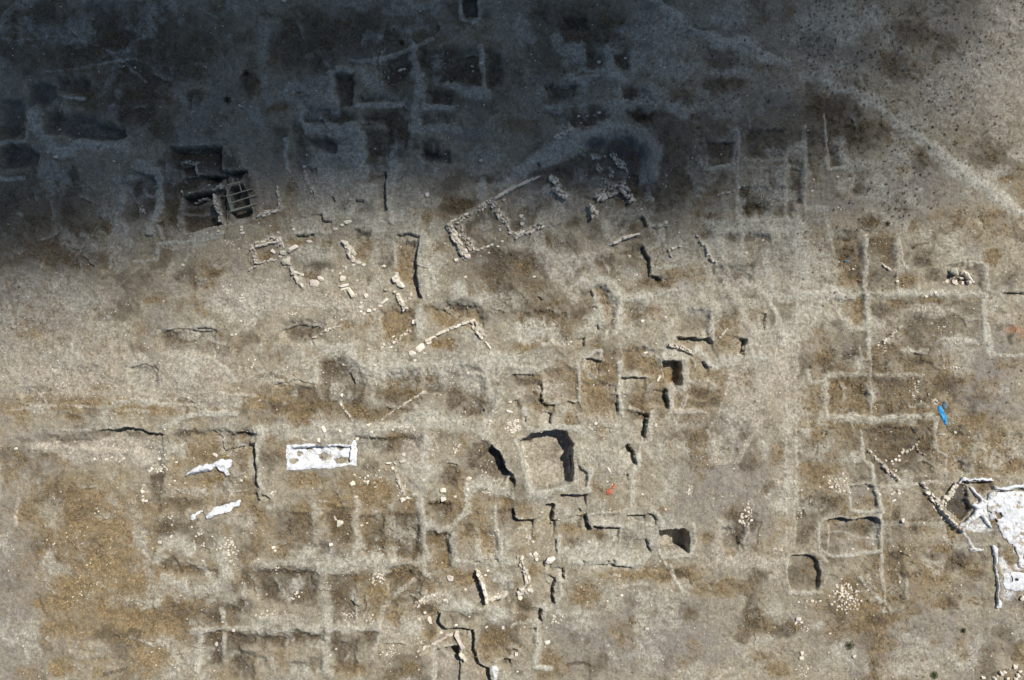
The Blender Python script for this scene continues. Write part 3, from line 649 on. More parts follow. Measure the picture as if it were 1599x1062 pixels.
O : 508,105,50,46,20,.7 480,75,12,36,-25 648,112,22 680,100,14 460,230,24,20 110,245,26,20 120,265,16 380,322,10 522,362,12 487,877,16 457,907,14 1035,655,18 1480,140,22 1030,585,10 1063,705,26,50,-15 998,695,22 1010,835,16 680,950,9 1045,515,12 560,168,12 1190,432,34 1228,725,22,12 1415,738,20,12,-30 1515,740,16,20 875,780,10 1160,570,26,14 920,5,9 1480,425,10
Q 34 4 : 750,430 50,50
Q 30 3 : 560,680 60,24
Q 16 3 : 700,690 24,40
Q 20 3 : 240,550 50,30
Q 20 3 : 100,650 90,30
Q 18 3 : 840,890 70,30
Q 20 3 : 1090,560 80,30
T 640 860 5.259
V 5 5 .8 : 550,160 580,220 595,285 | knobbly upright half of the V-shaped ruin at the bottom centre
V 4.5 7 .8 : 605,295 620,350 632,405 | smooth pale lower end of the V-shaped ruin's left arm
V 7 5 .5 : 645,408 700,380 790,352 | right arm of the V-shaped ruin, with a thin shadow below it
V 6 4 .35 : 900,50 920,110 935,160 | top of the long crumbling wall right of the V-shaped ruin
V 9 5 .5 : 945,170 965,215 970,260 | broad crumbling middle of the long wall right of the V-shaped ruin
V 10 5 .5 : 900,330 950,325 1000,312 | wide stone footing under the long crumbling wall
V 8 4.5 .35 : 50,450 130,400 250,350 | cracked grey stone bank left of the V-shaped ruin
V 5.5 7 .4 : 115,800 200,765 300,710 400,682 | smooth pinkish wall running up to the corner above the black pit
V 3 4 .2 : 65,825 115,805 | crumbs trailing off the left foot of the pinkish wall
V 5.5 8 .5 : 378,705 405,755 430,800 | pinkish wall stub dropping from the corner above the black pit
V 5 7 .8 : 430,868 450,895 468,922 | lone cream block pair right of the black pit at the bottom edge
S 1.0 12 : 550,175 570,280 590,340 625,428
S .7 8 : 625,425 700,405 790,372
E c.9 : 420,450 140,50 ; 700,520 80,60 ; 300,495 40,10 ; 490,730 20,50 ; 800,240 50,24 ; 830,290 24,40
E g.9 : 700,720 120,80 ; 850,770 60,30 ; 160,700 60,40 ; 780,850 60,60
P .7 2 m.6 : 197,818 300,800 400,783 402,840 415,900 415,1130 197,1130
P 1.9 3 m.3 : 200,820 300,803 398,787 400,840 412,900 340,880 310,850
S 1.4 22 : 252,485 240,560 252,605 290,635 420,635 520,655 535,720 530,800 570,930 655,975 665,1062 690,1120
S .8 8 : 705,918 770,895 830,888
R 8 .2 w.8 : 690,960 705,1000 690,1062
R 6 .15 c.8 : 1030,700 1045,800 1015,900 1025,965 1150,975 ; 195,850 197,1062
S 1.1 9 : 1088,470 1083,520 1090,582
S .4 5 : 840,812 890,815 ; 1033,640 1036,670 ; 1045,750 1055,775 ; 1110,260 1160,290
O : 1140,80,60,50,-20,.9 120,517,28 162,595,22,60,-20,.3 70,572,30,26 107,650,16 455,320,22 547,295,26,14 300,403,20 338,380,20 380,608,26,16 488,545,18 765,632,24,30 938,628,22 1130,755,46,34,-10,.4 885,995,18 875,855,26,34 330,225,60,50,0,.3 905,385,50,40,20,.4 640,165,26 620,205,30,16 668,450,12 820,412,14 1040,68,34,30,0,.4 92,757,20 255,690,26
Q 16 4 : 1030,30 34,30
Q 10 3 : 90,760 30,30
T 800 792 3.9325
S 1.3 16 : 15,10 18,60 40,75 130,72
S 1.4 14 : 195,-20 262,-20 258,30 250,75 280,80
S 1.4 14 : 455,40 465,100 490,135
S 1.1 14 : 490,118 580,122 665,128
M p.9 3 : 490,52 680,45 665,118 490,112
E g.6 : 580,80 80,26
S 1.0 10 : 700,50 760,46 820,45
S .7 8 : 825,32 870,45 890,80 890,120
R 5 .15 c.9 : 470,45 590,30 690,38 ; 880,30 915,90 905,300 ; 1110,100 1120,220 1080,300 920,310
P 3.3 2 p.7 : 905,138 1060,135 1085,150 1092,190 1088,285 1040,265 905,268
R 9 .15 p1 : 905,285 1000,272 1090,295
S .8 9 : 835,190 840,240 855,280
M c.9 22 : 285,230 600,205 830,290 760,365 500,380 300,340
R 8 .2 c.9 : 280,190 275,300 ; 380,340 560,320 740,355 830,300
S .6 8 : 500,350 600,345 740,370
S 1.1 9 : 322,375 318,410 322,442
S 1.3 11 : 275,440 252,490 262,600
S .9 8 : 185,640 180,670 187,705
S .6 7 : 195,330 200,360 240,345 ; 435,325 450,330 ; 585,318 600,325 ; 610,318 630,322 ; 415,5 430,25 ; 235,95 250,105 ; 0,875 30,880 ; 145,740 147,770
R 9 .2 c.9 : 170,630 260,610 290,540 300,400
R 9 .15 c.7 : 290,650 420,660 540,650 ; 150,720 155,900 140,990
S .6 6 : 272,200 277,290
E b.8 : 740,220 80,50 ; 800,80 60,60 ; 1370,60 60,80 ; 1360,190 60,50 ; 1460,100 50,60 ; 1460,700 60,130 ; 540,170 60,30 ; 60,600 40,40 ; 1000,420 90,30 ; 700,170 50,40
E g.8 : 460,530 120,70 ; 700,410 200,36 ; 1000,400 200,50 ; 350,140 90,40 ; 120,400 60,60 ; 230,960 100,110 ; 30,850 40,30 ; 1500,750 60,80 ; 1180,190 40,40 ; 340,230 60,40 ; 540,160 80,24 ; 1250,500 200,60
P .5 6 b.5 : 1290,130 1420,120 1400,250 1330,260 1290,240
R 16 .15 p.9 : 1270,110 1265,260 1290,330 1573,330 1700,340
R 12 .1 p.6 : 1090,260 1180,330 1250,350
E c.5 : 820,740 90,60 ; 880,560 120,60 ; 820,980 60,30 ; 550,560 24,60 ; 1400,870 60,40 ; 350,60 60,60
E m.6 : 1000,850 350,150 ; 400,780 180,60
O : 240,322,52,34,-20,.7 215,832,38,22,-10,.3 72,738,14 33,1012,12 140,290,28,30 150,320,22 105,190,18,26 125,213,20 88,220,10 468,213,22 615,495,14 907,330,12 1228,268,10 825,742,26 670,540,22 1510,240,8 60,310,24,36,30 180,30,18 600,12,10 940,15,14 975,510,14 295,660,10 270,705,12 210,740,12
Q 16 3.5 : 115,200 40,36
Q 20 3 : 270,680 40,40
Q 45 4 : 1432,60 44,66
# white covered ruin
T 0 0 1
P .6 4 d.5 : 1494,756 1514,757 1512,780 1520,795 1500,815 1473,790
M b.9 4 : 1494,757 1514,757 1512,780 1520,795 1500,815 1473,790
E d1 : 1502,790 12,12
E b.7 : 1490,775 16,20 ; 1530,762 12,8
S .9 8 : 1500,751 1513,753 1540,752 1550,750
S .8 7 : 1556,767 1578,766 1602,762
E g1 : 1532,760 12,7 ; 1558,804 6,6 ; 1552,814 6,8 ; 1576,868 13,15 ; 1567,890 5,10 ; 1568,935 8,7
E w.8 : 1530,824 26,8 ; 1535,790 16,16 ; 1545,800 12,12 ; 1572,905 12,16
E w.4 : 1535,812 14,8
E m.7 : 1580,938 22,14
K 3 r.6 : 1566,880 1580,888 1602,890
S .5 5 : 1558,847 1562,855
O : 1596,934,9,8,0,.6
T 0 0 1
R 9 .1 p1 : 1150,440 1185,452 1208,478 1222,515 1225,552 1212,582 1195,610
K 5 p.9 : 1230,580 1228,700 1226,860 ; 1244,470 1243,700 1241,860
R 10 .1 p.9 : 1240,300 1243,380 1238,450
P .3 5 b.8 : 500,565 550,560 575,600 560,640 505,630 ; 600,580 655,578 655,632 600,635 ; 695,582 755,590 752,650 700,640 ; 575,682 650,682 652,703 578,706
P .3 5 g.8 : 430,600 495,605 492,648 425,650 ; 560,640 640,640 640,664 560,666 ; 912,600 960,602 958,655 914,650 ; 972,545 1030,545 1035,588 972,585
P .3 5 b.7 : 430,800 488,800 488,862 432,860 ; 512,790 550,792 548,850 514,850 ; 562,805 600,800 602,872 565,870 ; 612,800 652,800 652,872 614,875 ; 395,893 490,893 490,942 400,940 ; 512,895 560,895 556,975 515,972 ; 602,895 658,893 655,935 605,950 ; 520,1003 560,1000 558,1048 522,1050
P .3 5 g.8 : 672,832 703,832 705,888 675,888 ; 752,828 775,828 774,868 753,868 ; 695,478 750,478 756,515 698,520 ; 592,485 648,485 645,535 598,540 ; 808,485 885,488 885,538 812,535
P .3 6 b.7 : 250,518 335,518 335,555 255,552 ; 200,572 248,572 246,610 205,608 ; 452,500 505,495 510,535 455,535
P .25 5 g.7 : 1302,372 1343,372 1343,448 1305,448 ; 1302,470 1352,470 1352,500 1315,500 ; 1292,592 1358,592 1358,650 1294,650 ; 1476,662 1528,690 1510,738 1478,735 ; 1562,680 1640,680 1640,738 1564,738
P .22 6 b.45 : 1354,372 1398,372 1396,452 1356,452 ; 1408,470 1528,470 1530,545 1415,548 ; 1362,592 1440,592 1438,650 1364,652 ; 1352,668 1455,668 1458,742 1365,742 ; 1378,812 1412,812 1412,945 1382,945
P .35 5 b.8 : 1165,202 1225,202 1222,248 1168,246 ; 1102,222 1145,222 1143,260 1104,260 ; 1232,252 1254,252 1254,318 1234,318 ; 1152,292 1238,292 1238,338 1155,338 ; 1112,415 1178,412 1176,448 1116,448 ; 1292,190 1310,190 1312,260 1294,260 ; 1318,195 1350,200 1348,222 1320,222
P .35 5 b.8 : 657,218 690,218 690,245 660,245 ; 600,185 640,185 640,250 605,250 ; 850,130 900,132 898,162 855,160 ; 900,95 940,95 938,118 902,118 ; 975,170 1010,172 1008,190 978,190
R 7 .1 c.6 : 1150,200 1152,345 ; 1100,262 1240,262 ; 1225,250 1228,345 ; 1256,200 1258,330 ; 1150,345 1245,345 ; 1165,250 1225,250
K 12 p.35 : 575,560 578,640 ; 490,790 492,880 ; 555,780 558,880
R 7 .1 c.5 : 1348,360 1350,460 ; 1400,360 1402,460 ; 1358,560 1360,660 ; 1290,585 1440,585
K 14 c.4 : 440,470 520,480 590,470 ; 650,440 680,470 760,470
R 13 .1 c1 : 1015,-5 1040,14 1070,38 1098,54 1118,63 ; 1118,62 1156,70 1176,76 1200,90
R 12 .05 c.9 : 1284,127 1378,165 1416,203 1454,229 ; 1490,265 1518,278 1556,306 1600,335
P .3 6 b.7 : 318,988 345,988 343,1040 320,1042 ; 352,988 400,988 400,1010 354,1010 ; 405,985 508,985 508,1006 408,1010 ; 355,1018 400,1018 398,1062 358,1062
K 4 c.4 : 20,560 60,490 110,410 170,330 ; 60,620 110,540 170,460 260,380 ; 5,520 40,470 70,400 ; 120,610 190,520 290,430
K 4 p.8 : 150,590 200,612 260,622 330,612 400,618 ; 170,600 230,628 300,632 ; 20,640 80,632 160,636
S .4 6 : 245,520 280,512 310,516 335,518 ; 425,602 460,592 495,600 ; 200,574 225,568 250,578 ; 440,515 470,505 500,512
E b.8 : 290,525 40,9 ; 120,575 50,8 ; 60,610 40,7 ; 330,625 50,6 ; 395,500 22,12 ; 470,515 26,14
E g.8 : 110,630 50,12 ; 230,640 60,9 ; 50,520 30,12 ; 430,625 34,14
Q 20 2.6 : 90,590 30,20
Q 16 2.6 : 440,585 30,14
Q 16 2.6 : 350,470 30,20
R 14 .1 c1 : 1015,-5 1040,14 1070,38 1098,54 1118,63 ; 1145,66 1160,74 1176,80
K 16 c.6 : 1284,127 1378,165 1416,203 1454,229 1490,262 1518,278 1556,306 1600,335
E w.8 : 1592,885 12,8 ; 1568,880 8,16 ; 1573,930 10,10
K 7 p.9 : 1108,372 1130,410 1150,450 1165,490 1172,505
"""

parse(DATA)
rr = random.Random(5)                       # small eroded lips and worn pale streaks between the traced ones
for q in range(560):
    x, y = rr.uniform(-20, 1610), rr.uniform(40, 1080); L_ = rr.uniform(7, 26); a_ = rr.choice([0, 0, 90, 90, 45])+rr.uniform(-22, 22)
    c_, s_ = math.cos(R(a_)), math.sin(R(a_)); j = int((y-core_y[0])/STEP)+(len(GX)-len(core_x))//2; i = int((x-core_x[0])/STEP)+(len(GX)-len(core_x))//2
    cov = MK['g'][j, i]+MK['b'][j, i]; P_ = np.array([(x+c_*t*L_-s_*rr.uniform(-2, 2), y+s_*t*L_+c_*rr.uniform(-2, 2)) for t in (0, .33, .66, 1)])
    if cov > .35 and q % 3: f_S(P_, rr.uniform(.18, .45), rr.uniform(3, 8))
    elif not q % 3 and 300 < y: f_K(P_+(P_-P_.mean(0))*.8, rr.uniform(2.5, 5), rr.choice(['p.8', 'c.7', 'b.6', 'b.6']))
for k in MK: MK[k] *= fadeout*1.0
for k, s in (('g', 61), ('b', 62), ('m', 63), ('c', 64)):      # natural patchwork everywhere, and the only cover far outside the site
    v = sstep(.56, .72, fbm(WX, WY, 46, s, 5, .62))*.55
    MK[k] = 1-(1-MK[k])*(1-v)
H *= fadeout
H += (fbm(XX, YY, 9, 56, 3, .7)-.5)*.16
H += (fbm(XX, YY, 180, 51, 3)-.5)*.9+(fbm(XX, YY, 22, 52, 4, .6)-.5)*.34+(fbm(XX, YY, 5, 53, 3, .7)-.5)*.10*(1-.4*MK['c'])
H += (fbm(XX, YY, 7, 54, 3, .75)-.5)*.42*np.clip(MK['g']+MK['b'], 0, 1)*(1-.7*MK['c'])
H += (1-fadeout)*(fbm(XX, YY, 3000, 55, 3)-.5)*12
def hgt(px, py):
    fx = (np.asarray(px, float)-core_x[0])/STEP; fy = (np.asarray(py, float)-core_y[0])/STEP
    ox = len(GX)-len(core_x); ox = ox//2
    i = np.clip(np.floor(fx).astype(int), 0, len(core_x)-2); j = np.clip(np.floor(fy).astype(int), 0, len(core_y)-2)
    fx = fx-i; fy = fy-j; i = i+ox; j = j+ox
    return (H[j, i]*(1-fx)+H[j, i+1]*fx)*(1-fy)+(H[j+1, i]*(1-fx)+H[j+1, i+1]*fx)*fy
def samp(A, px, py):
    ox = (len(GX)-len(core_x))//2
    i = np.clip(((np.asarray(px)-core_x[0])/STEP).astype(int), 0, len(core_x)-1)+ox; j = np.clip(((np.asarray(py)-core_y[0])/STEP).astype(int), 0, len(core_y)-1)+ox
    return A[j, i]

# ------------------------------------------------------------------ materials
def newmat(name, rough=.9):
    m = bpy.data.materials.new(name); m.use_nodes = True; t = m.node_tree; b = t.nodes['Principled BSDF']
    b.inputs['Roughness'].default_value = rough; b.inputs['Specular IOR Level'].default_value = .15; return m, t, b
class NB:
    def __init__(s, t): s.t = t
    def n(s, ty, **kw):
        x = s.t.nodes.new(ty)
        for k, v in kw.items(): setattr(x, k, v)
        return x
    def set(s, x, sock, v):
        if hasattr(v, 'links') or isinstance(v, bpy.types.NodeSocket): s.t.links.new(v, x.inputs[sock])
        else: x.inputs[sock].default_value = v
    def mix(s, f, a, b, mode='MIX'):
        x = s.n('ShaderNodeMix', data_type='RGBA', blend_type=mode)
        s.set(x, 0, f); s.set(x, 6, a if isinstance(a, bpy.types.NodeSocket) else (*a, 1)); s.set(x, 7, b if isinstance(b, bpy.types.NodeSocket) else (*b, 1))
        return x.outputs[2]
    def noise(s, scale, det=4, rough=.6, vec=None, dist=0):
        x = s.n('ShaderNodeTexNoise'); x.inputs['Scale'].default_value = scale; x.inputs['Detail'].default_value = det
        x.inputs['Roughness'].default_value = rough; x.inputs['Distortion'].default_value = dist; s.t.links.new(vec, x.inputs['Vector']); return x.outputs['Fac']
    def ramp(s, f, a, b, lo=0., hi=1.):
        x = s.n('ShaderNodeMapRange'); x.interpolation_type = 'SMOOTHSTEP'; s.t.links.new(f, x.inputs[0])
        x.inputs[1].default_value = a; x.inputs[2].default_value = b; x.inputs[3].default_value = lo; x.inputs[4].default_value = hi; return x.outputs[0]
    def math(s, op, a, b=0.):
        x = s.n('ShaderNodeMath', operation=op); s.set(x, 0, a); s.set(x, 1, b); return x.outputs[0]
    def grey(s, f):
        x = s.n('ShaderNodeCombineColor')
        for k in range(3): s.t.links.new(f, x.inputs[k])
        return x.outputs[0]
    def attr(s, name):
        x = s.n('ShaderNodeVertexColor', layer_name=name); y = s.n('ShaderNodeSeparateColor'); s.t.links.new(x.outputs[0], y.inputs[0]); return y.outputs

gm, t, bsdf = newmat('dry_ground'); nb = NB(t)
tc = nb.n('ShaderNodeTexCoord').outputs['Object']
A1, A2, A3 = nb.attr('cover_a'), nb.attr('cover_b'), nb.attr('cover_c')
n1 = nb.noise(.09, 5, .6, tc); n2 = nb.noise(.6, 6, .7, tc, .4); n3 = nb.noise(2.6, 5, .75, tc, .3); n4 = nb.noise(7.5, 3, .7, tc)
mp = nb.n('ShaderNodeMapping'); mp.inputs['Scale'].default_value = (1, .25, 1); mp.inputs['Rotation'].default_value = (0, 0, .5); t.links.new(tc, mp.inputs[0])
n5 = nb.noise(4.5, 4, .7, mp.outputs[0], 1.2)
n6 = nb.noise(1.25, 5, .75, tc, 1.0)
edge = nb.math('ADD', nb.ramp(n3, .3, .7, -.45, .45), nb.ramp(n6, .3, .7, -.45, .45))
def m_(sock, gain=1.0):       # break a mask with fine noise so that its edge is made of clumps
    v = nb.math('MULTIPLY', sock, gain); v = nb.math('ADD', v, nb.math('MULTIPLY', edge, nb.math('MULTIPLY', v, nb.math('SUBTRACT', 1.35, v))))
    x = nb.n('ShaderNodeClamp'); t.links.new(v, x.inputs[0]); return x.outputs[0]
col = nb.mix(nb.ramp(n1, .35, .65), (.338, .290, .205), (.292, .255, .184))
col = nb.mix(nb.ramp(n2, .45, .72), col, (.222, .188, .130))
col = nb.mix(m_(A3[0]), col, (.240, .213, .178))                                            # mauve bare soil
gr = nb.mix(nb.ramp(n2, .3, .7), (.315, .222, .105), (.225, .168, .092)); gr = nb.mix(nb.ramp(n6, .50, .66), gr, (.125, .092, .052)); gr = nb.mix(nb.ramp(n5, .48, .62, 0, .8), gr, (.105, .077, .045))
col = nb.mix(m_(A1[0], .95), col, gr)
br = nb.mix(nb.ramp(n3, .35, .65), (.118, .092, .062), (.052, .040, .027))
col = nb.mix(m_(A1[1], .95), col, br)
pl = nb.mix(nb.ramp(n2, .35, .65), (.445, .392, .310), (.37, .325, .255)); col = nb.mix(m_(A2[0], .85), col, pl)
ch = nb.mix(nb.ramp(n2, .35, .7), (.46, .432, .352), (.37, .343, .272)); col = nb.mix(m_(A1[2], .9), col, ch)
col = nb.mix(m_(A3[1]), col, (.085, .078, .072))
col = nb.mix(m_(A2[2]), col, (.42, .20, .10))
wh = nb.mix(nb.ramp(n3, .5, .75), (.74, .74, .72), (.45, .42, .37)); col = nb.mix(m_(A2[1]), col, wh)
mul = nb.math('MULTIPLY', nb.ramp(n3, .3, .7, .77, 1.21), nb.ramp(n4, .3, .7, .86, 1.14)); mul = nb.math('MULTIPLY', mul, nb.ramp(n6, .3, .7, .80, 1.2)); mul = nb.math('MULTIPLY', mul, nb.ramp(n5, .3, .7, .86, 1.14))
col = nb.mix(1., col, nb.grey(mul), 'MULTIPLY')
sp = nb.noise(5.2, 2, .5, tc); col = nb.mix(nb.ramp(sp, .70, .76, 0, .55), col, (.50, .46, .39))
sp2 = nb.noise(3.7, 3, .6, tc, .6); col = nb.mix(nb.ramp(sp2, .66, .74, 0, .6), col, (.07, .058, .042))
t.links.new(col, bsdf.inputs['Base Color'])
bp = nb.n('ShaderNodeBump'); bp.inputs['Strength'].default_value = .9; bp.inputs['Distance'].default_value = .12
t.links.new(nb.math('ADD', n3, nb.math('MULTIPLY', n4, .6)), bp.inputs['Height']); t.links.new(bp.outputs[0], bsdf.inputs['Normal'])

def rockmat(name, a, b, dark):
    m, t, bs = newmat(name, .85); nb = NB(t); tc = nb.n('ShaderNodeTexCoord').outputs['Object']
    tint = nb.n('ShaderNodeVertexColor', layer_name='tint').outputs[0]
    c = nb.mix(nb.ramp(nb.noise(2.5, 4, .6, tc), .3, .7), a, b); c = nb.mix(nb.ramp(nb.noise(9, 3, .6, tc), .55, .75), c, dark)
    c = nb.mix(1., c, tint, 'MULTIPLY'); t.links.new(c, bs.inputs['Base Color'])
    bp = nb.n('ShaderNodeBump'); bp.inputs['Strength'].default_value = .5; bp.inputs['Distance'].default_value = .05
    t.links.new(nb.noise(14, 3, .6, tc), bp.inputs['Height']); t.links.new(bp.outputs[0], bs.inputs['Normal']); return m
rock_m = rockmat('limestone', (.74, .68, .565), (.64, .58, .48), (.40, .35, .28))
rock_pink = rockmat('pinkish_stone', (.64, .56, .47), (.54, .48, .40), (.34, .29, .24))
cloth_m, t, bs = newmat('white_felt', .8); nb = NB(t); tc = nb.n('ShaderNodeTexCoord').outputs['Object']
dirt = nb.n('ShaderNodeVertexColor', layer_name='tint').outputs[0]; dr = nb.n('ShaderNodeSeparateColor'); t.links.new(dirt, dr.inputs[0])
c = nb.mix(nb.ramp(nb.noise(1.1, 6, .7, tc, .5), .42, .7), (.72, .73, .735), (.50, .49, .46)); c = nb.mix(nb.ramp(nb.noise(4, 5, .7, tc, .5), .6, .72, 0, .8), c, (.30, .25, .19))
c = nb.mix(nb.ramp(nb.math('ADD', dr.outputs[0], nb.ramp(nb.noise(2.2, 6, .75, tc, .8), .3, .7, -.35, .35)), .35, .75), c, nb.mix(nb.ramp(nb.noise(1.6, 4, .7, tc), .4, .6), (.33, .30, .24), (.34, .25, .13)))
t.links.new(c, bs.inputs['Base Color'])
bp = nb.n('ShaderNodeBump'); bp.inputs['Strength'].default_value = .5; bp.inputs['Distance'].default_value = .08
t.links.new(nb.noise(3, 4, .6, tc, 1), bp.inputs['Height']); t.links.new(bp.outputs[0], bs.inputs['Normal'])
def plain(name, a, b, rough=.8, scale=8):
    m, t, bs = newmat(name, rough); nb = NB(t); tc = nb.n('ShaderNodeTexCoord').outputs['Object']
    t.links.new(nb.mix(nb.ramp(nb.noise(scale, 4, .7, tc), .35, .65), a, b), bs.inputs['Base Color']); return m
wood_m = plain('weathered_timber', (.46, .42, .31), (.32, .29, .21), .8, 5)
board_m = plain('grey_green_board', (.32, .33, .24), (.22, .22, .16), .8, 5)
blue_m = plain('blue_plastic', (.09, .45, .74), (.05, .32, .60), .4, 3)
orange_m = plain('orange_plastic', (.70, .20, .11), (.50, .17, .10), .4, 6)
cord_m = plain('dark_cord', (.10, .10, .10), (.06, .06, .06))
def tintmat(name, rough=.9):
    m, t, bs = newmat(name, rough); nb = NB(t); t.links.new(nb.n('ShaderNodeVertexColor', layer_name='tint').outputs[0], bs.inputs['Base Color']); return m
straw_m = tintmat('dry_grass'); leaf_m = tintmat('shrub_leaf')

# ------------------------------------------------------------------ ground: one sheet
ny, nx = XX.shape
V = np.stack([wx(XX).ravel(), wy(YY).ravel(), H.ravel()], 1)
idx = np.arange(nx*ny).reshape(ny, nx)
F = np.stack([idx[1:, :-1], idx[1:, 1:], idx[:-1, 1:], idx[:-1, :-1]], -1).reshape(-1, 4)
cv = {'cover_a': 'gbc', 'cover_b': 'pwr', 'cover_c': 'md'}
cols = {n: np.stack([MK[k].ravel() for k in ks]+([np.zeros(nx*ny)] if len(ks) < 3 else []), 1) for n, ks in cv.items()}
g = bpy.data.objects.new('ground', mesh_np('ground', V, F, gm, cols, True)); link(g); tag(g, None, None, kind='structure')

# ------------------------------------------------------------------ stones
import bmesh
def hull(seed, n, block):
    r = np.random.RandomState(seed); P = r.normal(size=(n, 3)); P /= np.linalg.norm(P, axis=1)[:, None]
    P = np.sign(P)*np.abs(P)**block; P /= np.abs(P).max(1)[:, None]**.75; P *= .5*(1-.18*r.rand(n, 1))
    bm = bmesh.new(); [bm.verts.new(p) for p in P]; bmesh.ops.convex_hull(bm, input=bm.verts[:])
    bmesh.ops.delete(bm, geom=[v for v in bm.verts if not v.link_faces], context='VERTS'); bmesh.ops.triangulate(bm, faces=bm.faces[:])
    bm.verts.index_update(); v = np.array([q.co[:] for q in bm.verts]); f = np.array([[q.index for q in a.verts] for a in bm.faces]); bm.free()
    return v/np.ptp(v, 0), f
SMALL = [hull(s, 15, .55) for s in range(14)]; BIG = [hull(50+s, 19, .95) for s in range(10)]; TINY = [hull(90+s, 8, .6) for s in range(6)]
def rock(tpl, x, y, z, L, W, Hh, ang, tilt=0.):
    """centre of base at x,y,z (metres); ang is the long axis, degrees clockwise in plan"""
    v, f = tpl; v = v*np.array([L, W, Hh]); 
    if tilt: c, s = math.cos(tilt), math.sin(tilt); v = np.stack([v[:, 0], v[:, 1]*c-v[:, 2]*s, v[:, 1]*s+v[:, 2]*c], 1)
    a = math.radians(-ang); c, s = math.cos(a), math.sin(a)
    return np.stack([v[:, 0]*c-v[:, 1]*s+x, v[:, 0]*s+v[:, 1]*c+y, v[:, 2]+z+Hh*.32], 1), f
def merge(parts, tints):
    vs, fs, cs, o = [], [], [], 0
    for (v, f), tt in zip(parts, tints):
        vs.append(v); fs.append(f+o); cs.append(np.repeat([tt], len(v), 0)); o += len(v)
    return np.concatenate(vs), np.concatenate(fs), np.concatenate(cs)
def tnt(r, lo=.75, hi=1.12):
    b = r.uniform(lo, hi); return (b*r.uniform(.98, 1.03), b*r.uniform(.96, 1.0), b*r.uniform(.90, 1.0))

for wi, (P, a, lab) in enumerate(WALLS):
    width, size, h = a; width *= 1.1; r = random.Random(wi*13+5); L = np.hypot(*(P[1:]-P[:-1]).T); parts, tn = [], []
    c0 = P.mean(0); X0, Y0 = wx(c0[0]), wy(c0[1]); Z0 = float(hgt(c0[0], c0[1]))
    pink = any(q in lab for q in ('pink', 'brown')); ashlar = any(q in lab for q in ('dressed', 'smooth', 'block pair', 'stub dropping', 'straight'))
    layers = 2 if h > .45 else 1
    for lay in range(layers):
        for k in range(len(P)-1):
            d = (P[k+1]-P[k])/max(L[k], 1e-6); nrm = np.array([-d[1], d[0]]); ang = math.degrees(math.atan2(d[1], d[0]))
            rows = max(1, int(round(width/size*1.15))); s = 0
            while s < L[k]:
                sz = size*r.uniform(.75, 1.35)*(1.25 if ashlar else 1)
                for q in range(rows):
                    if r.random() < (.03 if ashlar else .12 if h > .38 else .25): continue
                    off = ((q+.5)/rows-.5)*width+(0 if ashlar else r.uniform(-.22, .22)*size*1.5)
                    p = P[k]+d*(s+r.uniform(-.25, .25)*size)+nrm*off
                    l = sz*r.uniform(.85, 1.45); wd = min(size*r.uniform(.55, 1.0), width*1.0)
                    hh = (h/layers)*r.uniform(.8, 1.25)+.08
                    z = float(hgt(p[0], p[1]))+(h*.45 if lay else -.04)
                    parts.append(rock(SMALL[r.randrange(14)], wx(p[0])-X0, wy(p[1])-Y0, z-Z0, l*M, wd*M, hh, ang+(r.uniform(-8, 8) if ashlar else r.uniform(-22, 22)), r.uniform(-.12, .12)))
                    tn.append(tnt(r, .6 if not ashlar else .8, 1.15))
                s += sz*.92
    v, f, c = merge(parts, tn)
    o = bpy.data.objects.new('stone_wall', mesh_np('stone_wall', v, f, rock_pink if pink else rock_m, {'tint': c})); link(o); o.location = (X0, Y0, Z0)
    tag(o, lab, 'stone wall')

LM = [('the timbered pit', 377, 310), ('the shaded brick room', 300, 325), ('the white lined trench', 503, 710), ('the upper white wrapped wall', 325, 730),
 ('the lower white wrapped wall', 345, 795), ('the deep square pit', 850, 720), ('the orange scrap', 953, 763), ('the blue plastic scrap', 1473, 648),
 ('the L-shaped black pit', 1050, 582), ('the square black pit', 1053, 845), ('the rounded square trench', 1255, 895), ('the wide black-rimmed trench', 1330, 838),
 ('the white covered ruin', 1560, 820), ('the great upper ruin', 765, 350), ('the chevron stone wall', 958, 300), ('the V-shaped bottom ruin', 775, 915),
 ('the black pit at the bottom edge', 700, 1030), ('the long tilted slab', 455, 390), ('the white boulder heap', 1500, 432), ('the small broken square', 1075, 385),
 ('the long dark crack', 650, 410), ('the long diagonal stone line', 1380, 745), ('the round dark bush', 355, 156), ('the shaded rectangular hollow', 534, 140),
 ('the dark trench at the top edge', 733, 12), ('the three tilted slabs', 542, 453), ('the lone green bush', 1327, 1007), ('the dark crack at left', 215, 671),
 ('the bluish track at the top', 1085, 45), ('the bottom right corner', 1585, 1050), ('the triple shaded hollows at left', 90, 190), ('the curving dry ditch', 960, 205),
 ('the shaded white-edged pit', 225, 315), ('the empty pale field at left', 60, 560), ('the ochre grass field at lower left', 150, 930), ('the bare slope at upper right', 1500, 150),
 ('the dry ring hollow at lower left', 300, 885), ('the grass-filled squares at the bottom', 390, 1005), ('the orange soil patch', 1585, 515), ('the long pale earth strip', 1350, 458),
 ('the ochre hollow above the trench', 480, 640), ('the crossing bare paths', 510, 890), ('the wide grey bank', 950, 870), ('the dark-edged warm pad', 948, 813), ('the low pale step', 1140, 560)]
DIRS = ['right of', 'lower right of', 'below', 'lower left of', 'left of', 'upper left of', 'above', 'upper right of']
ORD = ['', 'second ', 'third ', 'fourth ', 'fifth ', 'sixth ', 'seventh ', 'eighth ', 'ninth ', 'tenth ', 'eleventh ', 'twelfth ']
allst = []
for (x, y, l, w_, a, h, lab) in STONES: allst.append(dict(x=x, y=y, l=l, w=w_, a=a, h=h, pile=None))
